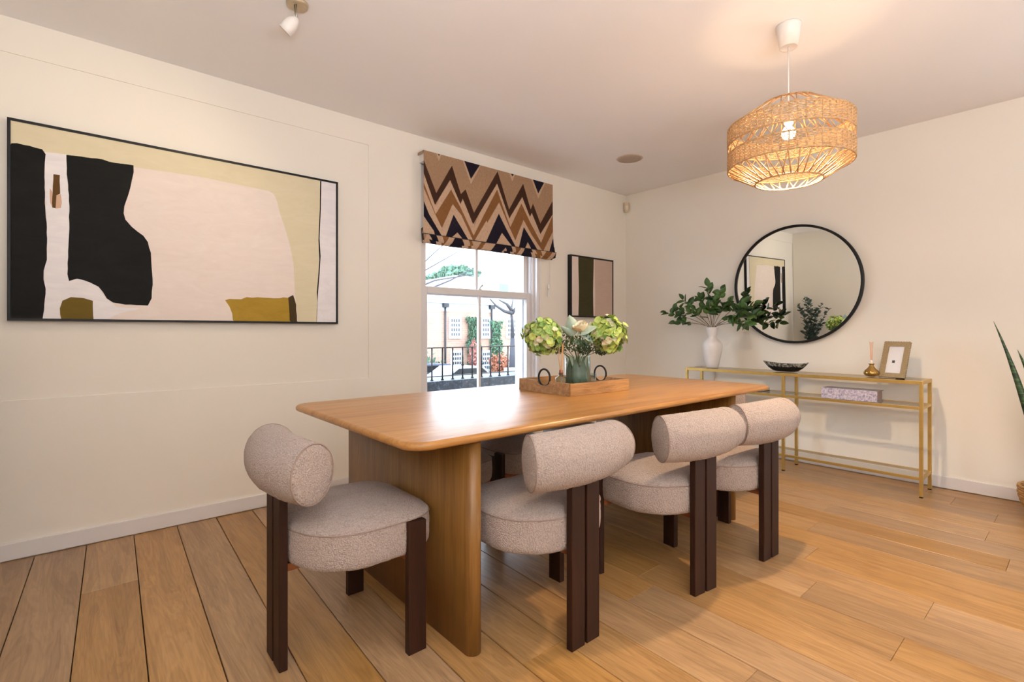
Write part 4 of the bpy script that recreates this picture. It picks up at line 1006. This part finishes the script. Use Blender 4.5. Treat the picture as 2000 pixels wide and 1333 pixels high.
# ------------------------------------------------------------------ outside: balcony
bc = thing('balcony_railing', 'black iron balcony railing outside the window', 'railing', (2.9, 4.2, 0.62))
rl = MB().box(-1.9, 2.4, -0.014, 0.014, 0.315, 0.325).build('top_rail', M['iron'], bc)
MB().box(-1.9, 2.4, -0.010, 0.010, 0.035, 0.043).build('bottom_rail', M['iron'], bc)
knob = [(0.006, 0.12), (0.010, 0.13), (0.016, 0.142), (0.010, 0.155), (0.013, 0.162), (0.009, 0.175), (0.011, 0.21), (0.006, 0.25)]
for k in range(-12, 20):
    x = 0.1215*k+0.045
    b = MB().tube([(x, 0, 0.0), (x, 0, 0.316)], 0.0075, 6)
    if k % 4 in (0, 2) and k % 8 in (2, 0, 4): b.lathe(knob, 10, (x, 0))
    b.lathe([(0.016, 0.0), (0.016, 0.006), (0.009, 0.012)], 8, (x, 0))
    b.build('baluster', M['iron'], bc)
t = NT('wet_slate'); v = t.coord(); n = t.noise(v, 34, 5, 0.75); t.base(t.ramp(n, [(0.4, (26, 29, 35)), (0.56, (44, 49, 58)), (0.68, (96, 104, 116))])); t.set(Roughness=0.5); M['slate'] = t.m
struct('trim_1', MB().box(0.6, 3.83, 4.10, 4.62, 0.30, 0.62), M['slate'])
struct('trim_2', MB().box(0.5, 6.0, YO, 4.62, 0.15, 0.30), M['trim'])
ends = MB().box(3.86, 4.0, 4.08, 4.64, 0.30, 0.66); struct('trim_3', ends, plain('pale_stone', (196, 200, 206), 0.8))

# ------------------------------------------------------------------ outside: ground, house, trees
GZ = -2.1; FY = 30.0
struct('ground_street', MB().box(-30, 90, YO+1.2, 110, GZ-0.2, GZ), plain('wet_tarmac', (104, 108, 114), 0.7, scale=3))
def EX(px, py, y=FY): p = at(px, py, 1, y); return p[0], p[2]
ezl = EX(900, 594)[1]
hb = thing('brick_house', 'long pale brick house with white sash windows and ivy across the street', 'building', (EX(900, 700)[0], FY, GZ))
ox, oy, oz = hb.location
t = NT('pale_brick'); br = t.new('ShaderNodeTexBrick'); v = t.coord(rot=(PI/2, 0, 0)); t.link(v, br.inputs['Vector']); br.inputs['Scale'].default_value = 1.0
br.inputs['Brick Width'].default_value = 0.5; br.inputs['Row Height'].default_value = 0.16; br.inputs['Mortar Size'].default_value = 0.02
br.inputs['Color1'].default_value = lin((164, 124, 104)); br.inputs['Color2'].default_value = lin((178, 140, 118)); br.inputs['Mortar'].default_value = lin((176, 158, 146))
n = t.noise(v, 0.6, 3); t.base(t.mix(0.5, br.outputs['Color'], t.ramp(n, [(0.4, (160, 122, 106)), (0.6, (184, 150, 126))]))); t.set(Roughness=0.9); M['brick'] = t.m
hx0, hx1 = EX(700, 600)[0]-ox, EX(1120, 600)[0]-ox; HT = ezl-GZ
wins = []
for (xa, ya, xb, yb) in ((879, 622, 897, 658), (941, 622, 954, 658), (990, 624, 1006, 658), (882, 688, 899, 722), (941, 688, 955, 722), (993, 690, 1006, 728), (845, 622, 860, 656)):
    x0, z1 = EX(xa, ya); x1, z0 = EX(xb, yb); wins.append((x0-ox, x1-ox, z0-oz, z1-oz))
wins = wins[:6]
MB().box(hx0, hx1, 0, 8, 0, HT).build('wall', M['brick'], hb)
white = plain('white_render', (206, 208, 212), 0.8, var=0.02, scale=2)
MB().box(hx0-0.3, hx1+0.3, -0.35, 8, HT, HT+0.35).box(hx0, hx1, -0.02, 0.0, HT-0.55, HT).build('cornice', white, hb)
dkp = plain('window_dark', (50, 58, 66), 0.15)
for (x0, x1, z0, z1) in wins:
    wf = MB().box(x0-0.12, x1+0.12, -0.10, -0.002, z0-0.14, z1+0.12).build('window', white, hb)
    pn = MB(); nx, nz = 4, 4
    for i in range(nx):
        for j in range(nz):
            a = x0+(x1-x0)*(i+0.22)/nx; b = x0+(x1-x0)*(i+0.85)/nx; c = z0+(z1-z0)*(j+0.2)/nz; d = z0+(z1-z0)*(j+0.82)/nz
            pn.box(a, b, -0.115, -0.101, c, d)
    pn.build('pane', dkp, wf)
# roof: hipped, pale
def rp_(px, py, y=FY): x, z = EX(px, py, y); return (x-ox, y-FY, z-oz)
r0 = MB(); a = (hx0-0.3, -0.35, HT+0.35); b = (hx1+0.3, -0.35, HT+0.35)
c = (hx1-2, 5, HT+2.75); d = (EX(962, 600)[0]-ox, 5, HT+2.75); e = (EX(884, 600)[0]-ox, 5, HT+0.4)
r0.add([a, b, c, d, (hx1+0.3, 8, HT+0.35), (hx0-0.3, 8, HT+0.35), (EX(862, 600)[0]-ox, -0.35, HT+0.35)], [(6, 1, 2, 3), (1, 4, 2), (2, 4, 5, 3), (3, 5, 0), (3, 0, 6)])
r0.build('roof', plain('pale_roof_tile', (156, 138, 132), 0.85, var=0.08, scale=1.5), hb)
x0, z1 = EX(983, 553); x1, z0 = EX(1004, 578)
MB().box(x0-ox-0.15, x1-ox+0.15, 0.6, 3.5, z0-oz-0.2, z1-oz+0.15).build('dormer', white, hb)
MB().box(x0-ox+0.1, x1-ox-0.1, 0.55, 0.6, z0-oz, z1-oz).build('dormer_window', plain('pale_blue_pane', (96, 116, 140), 0.3), hb)
for px in (868, 958.5):
    x = EX(px, 600)[0]-ox; MB().tube([(x, -0.12, 0.2), (x, -0.12, HT-0.25)], 0.07, 8).box(x-0.2, x+0.2, -0.3, -0.02, HT-0.3, HT+0.1).build('drainpipe', plain('lead_pipe', (40, 42, 48), 0.6), hb)
def leafcloud(fn, n, sz, seed):
    r = random.Random(seed); b = MB()
    for k in range(n):
        p = Vector(fn(r)); q = Euler((r.uniform(0, 6), r.uniform(0, 6), r.uniform(0, 6))).to_matrix(); s = sz*r.uniform(0.6, 1.3)
        v4 = [p+q @ Vector(c)*s for c in ((-1, 0, 0), (0, -0.6, 0.15), (1, 0, 0), (0, 0.6, 0.15))]; b.add(v4, [(0, 1, 2, 3)])
    return b
ivm = leafmat('ivy', (50, 84, 60), (92, 128, 98), 0.7)
for (xa, ya, xb, yb, s) in ((909, 620, 932, 740, 1), (955, 628, 975, 740, 2)):
    x0, z1 = EX(xa, ya); x1, z0 = EX(xb, yb)
    io = leafcloud(lambda r: (lambda u, v_: (x0-ox+(x1-x0)*(0.5+(u-0.5)*(0.85+0.25*math.sin(v_*14))), r.uniform(-0.5, -0.05), z0-oz+(z1-z0)*v_))(r.random(), r.random()), 1800, 0.11, s).build('ivy', ivm, hb); io['kind'] = 'stuff'
def tree(label, cx_, cz, y, rx, rz, trunk, n, m, seed, sz=0.35):
    o = thing('evergreen_tree', label, 'tree', (cx_, y, GZ)); ch = cz-GZ
    def f(r):
        while True:
            p = Vector((r.uniform(-1, 1), r.uniform(-1, 1), r.uniform(-1, 1)))
            if p.length < 1 and (p.length > 0.35): break
        lay = 0.75+0.25*math.sin(p.z*14)
        return (p.x*rx*lay, p.y*rx*0.6, ch+p.z*rz+0.25*p.x*rz)
    c = leafcloud(f, n, sz, seed).build('crown', m, o); c['kind'] = 'stuff'
    MB().tube([(0, 0, 0), (0.1, 0, ch*0.6), (0, 0, ch+rz*0.6)], [0.5, 0.35, 0.1], 8).build('trunk', M['twig'], o)
x, z = EX(884, 560, 46); tm = leafmat('far_conifer', (58, 88, 72), (104, 134, 112), 0.8)
tree('large blue green conifer spreading above the brick house roof', x, z, 46, 4.6, 2.3, 0.5, 4200, tm, 3)
x, z = EX(840, 574, 40); tree('dark green evergreen behind the left end of the brick house', x, z, 40, 1.6, 1.1, 0.5, 1600, leafmat('far_dark_conifer', (40, 66, 60), (66, 94, 84), 0.8), 5)
# bare tree with branches right, and near branches upper left
def bare(label, pts_list, y, m=M['twig'], rr_=0.05):
    x0, z0 = EX(pts_list[0][0][0], pts_list[0][0][1], y); o = thing('bare_tree', label, 'tree', (x0, y, GZ))
    trunk = MB(); trunk.tube([(0, 0, 0), (0, 0, (z0-GZ)*0.5), (0, 0, z0-GZ)], [rr_*2.2, rr_*1.6, rr_*1.0], 7).build('trunk', m, o)
    for br_ in pts_list:
        P = [(EX(a_, b_, y)[0]-x0, 0.02*i, EX(a_, b_, y)[1]-GZ) for i, (a_, b_) in enumerate(br_)]
        MB().tube(P, [rr_*(1-0.75*i/(len(P)-1)) for i in range(len(P))], 6).build('branch', m, o)
gm = plain('grey_bark', (62, 60, 66), 0.8)
bare('bare winter tree in front of the right end of the brick house', [[(1001, 660), (1001, 630), (999, 608), (1003, 585)], [(1000, 612), (985, 608), (970, 598), (958, 584)], [(999, 606), (990, 594), (975, 586)], [(1000, 612), (1010, 600), (1016, 586)]], 24, gm, 0.13)
bare('bare branches of a street tree crossing the upper left panes', [[(806, 545), (822, 520), (845, 498), (868, 478), (890, 462)], [(808, 552), (828, 530), (860, 512), (900, 490), (930, 470)], [(806, 566), (850, 548), (900, 540), (950, 532), (975, 515)], [(806, 578), (880, 548), (930, 522), (960, 500)]], 12, gm, 0.028)
def leafy(label, name, px, py, y, r_, m, seed, cat='shrub'):
    x, z = EX(px, py, y); o = thing(name, label, cat, (x, y, GZ)); h = z-GZ
    c = leafcloud(lambda r: (r.gauss(0, r_*0.45), r.gauss(0, r_*0.4), h*0.55+r.gauss(0, h*0.22)), 1100, 0.12, seed).build('foliage', m, o); c['kind'] = 'stuff'
    MB().tube([(0, 0, 0), (0, 0, h*0.8)], 0.06, 6).build('stem', M['twig'], o)
leafy('green hedge shrub low at the left of the window view', 'garden_shrub', 833, 702, 26, 0.9, ivm, 11)
leafy('orange autumn shrub behind the balcony railing', 'garden_shrub', 976, 694, 28.0, 0.7, leafmat('orange_leaf', (150, 78, 52), (176, 120, 90), 0.7), 12)
leafy('small red berried shrub beside the left ivy column', 'garden_shrub', 925, 676, 28.6, 0.3, leafmat('red_leaf', (150, 84, 76), (176, 130, 116), 0.7), 13)
def car(label, px, y, col):
    x, z = EX(px, 720, y); o = thing('parked_car', label, 'car', (x, y, GZ))
    prof_ = [(-2.0, 0.3), (2.0, 0.3), (2.1, 0.6), (1.9, 0.85), (1.1, 0.95), (0.6, 1.38), (-1.0, 1.42), (-1.7, 1.0), (-2.05, 0.9), (-2.1, 0.5)]
    MB().rings([[(a_, yy_, b_) for a_, b_ in prof_] for yy_ in (-0.85, 0.85)], 0, False).build('body', plain('car_paint_'+name_of(col), col, 0.25), o)
    MB().add([(-0.95, -0.86, 1.34), (0.5, -0.86, 1.32), (0.95, -0.86, 0.98), (-1.5, -0.86, 1.0), (-0.95, -0.87, 1.34), (0.5, -0.87, 1.32), (0.95, -0.87, 0.98), (-1.5, -0.87, 1.0)], [(4, 5, 6, 7), (0, 3, 2, 1), (0, 1, 5, 4), (2, 3, 7, 6)]).build('side_window', M['black'], o)
    for wx in (-1.3, 1.3):
        for wy in (-0.8, 0.8): MB().rings([[(wx+0.32*math.cos(2*PI*k/20), yy_, 0.32+0.32*math.sin(2*PI*k/20)) for k in range(20)] for yy_ in (wy-0.1, wy+0.1)], 0, False).build('wheel', M['black'], o)
def name_of(c): return 'silver' if c[0] > 150 else 'slate'
car('silver parked car glimpsed between the railings', 908, 21.5, (152, 158, 168)); car('slate blue parked car at the left of the window view', 846, 24.3, (70, 80, 96))
bpy.context.view_layer.update()
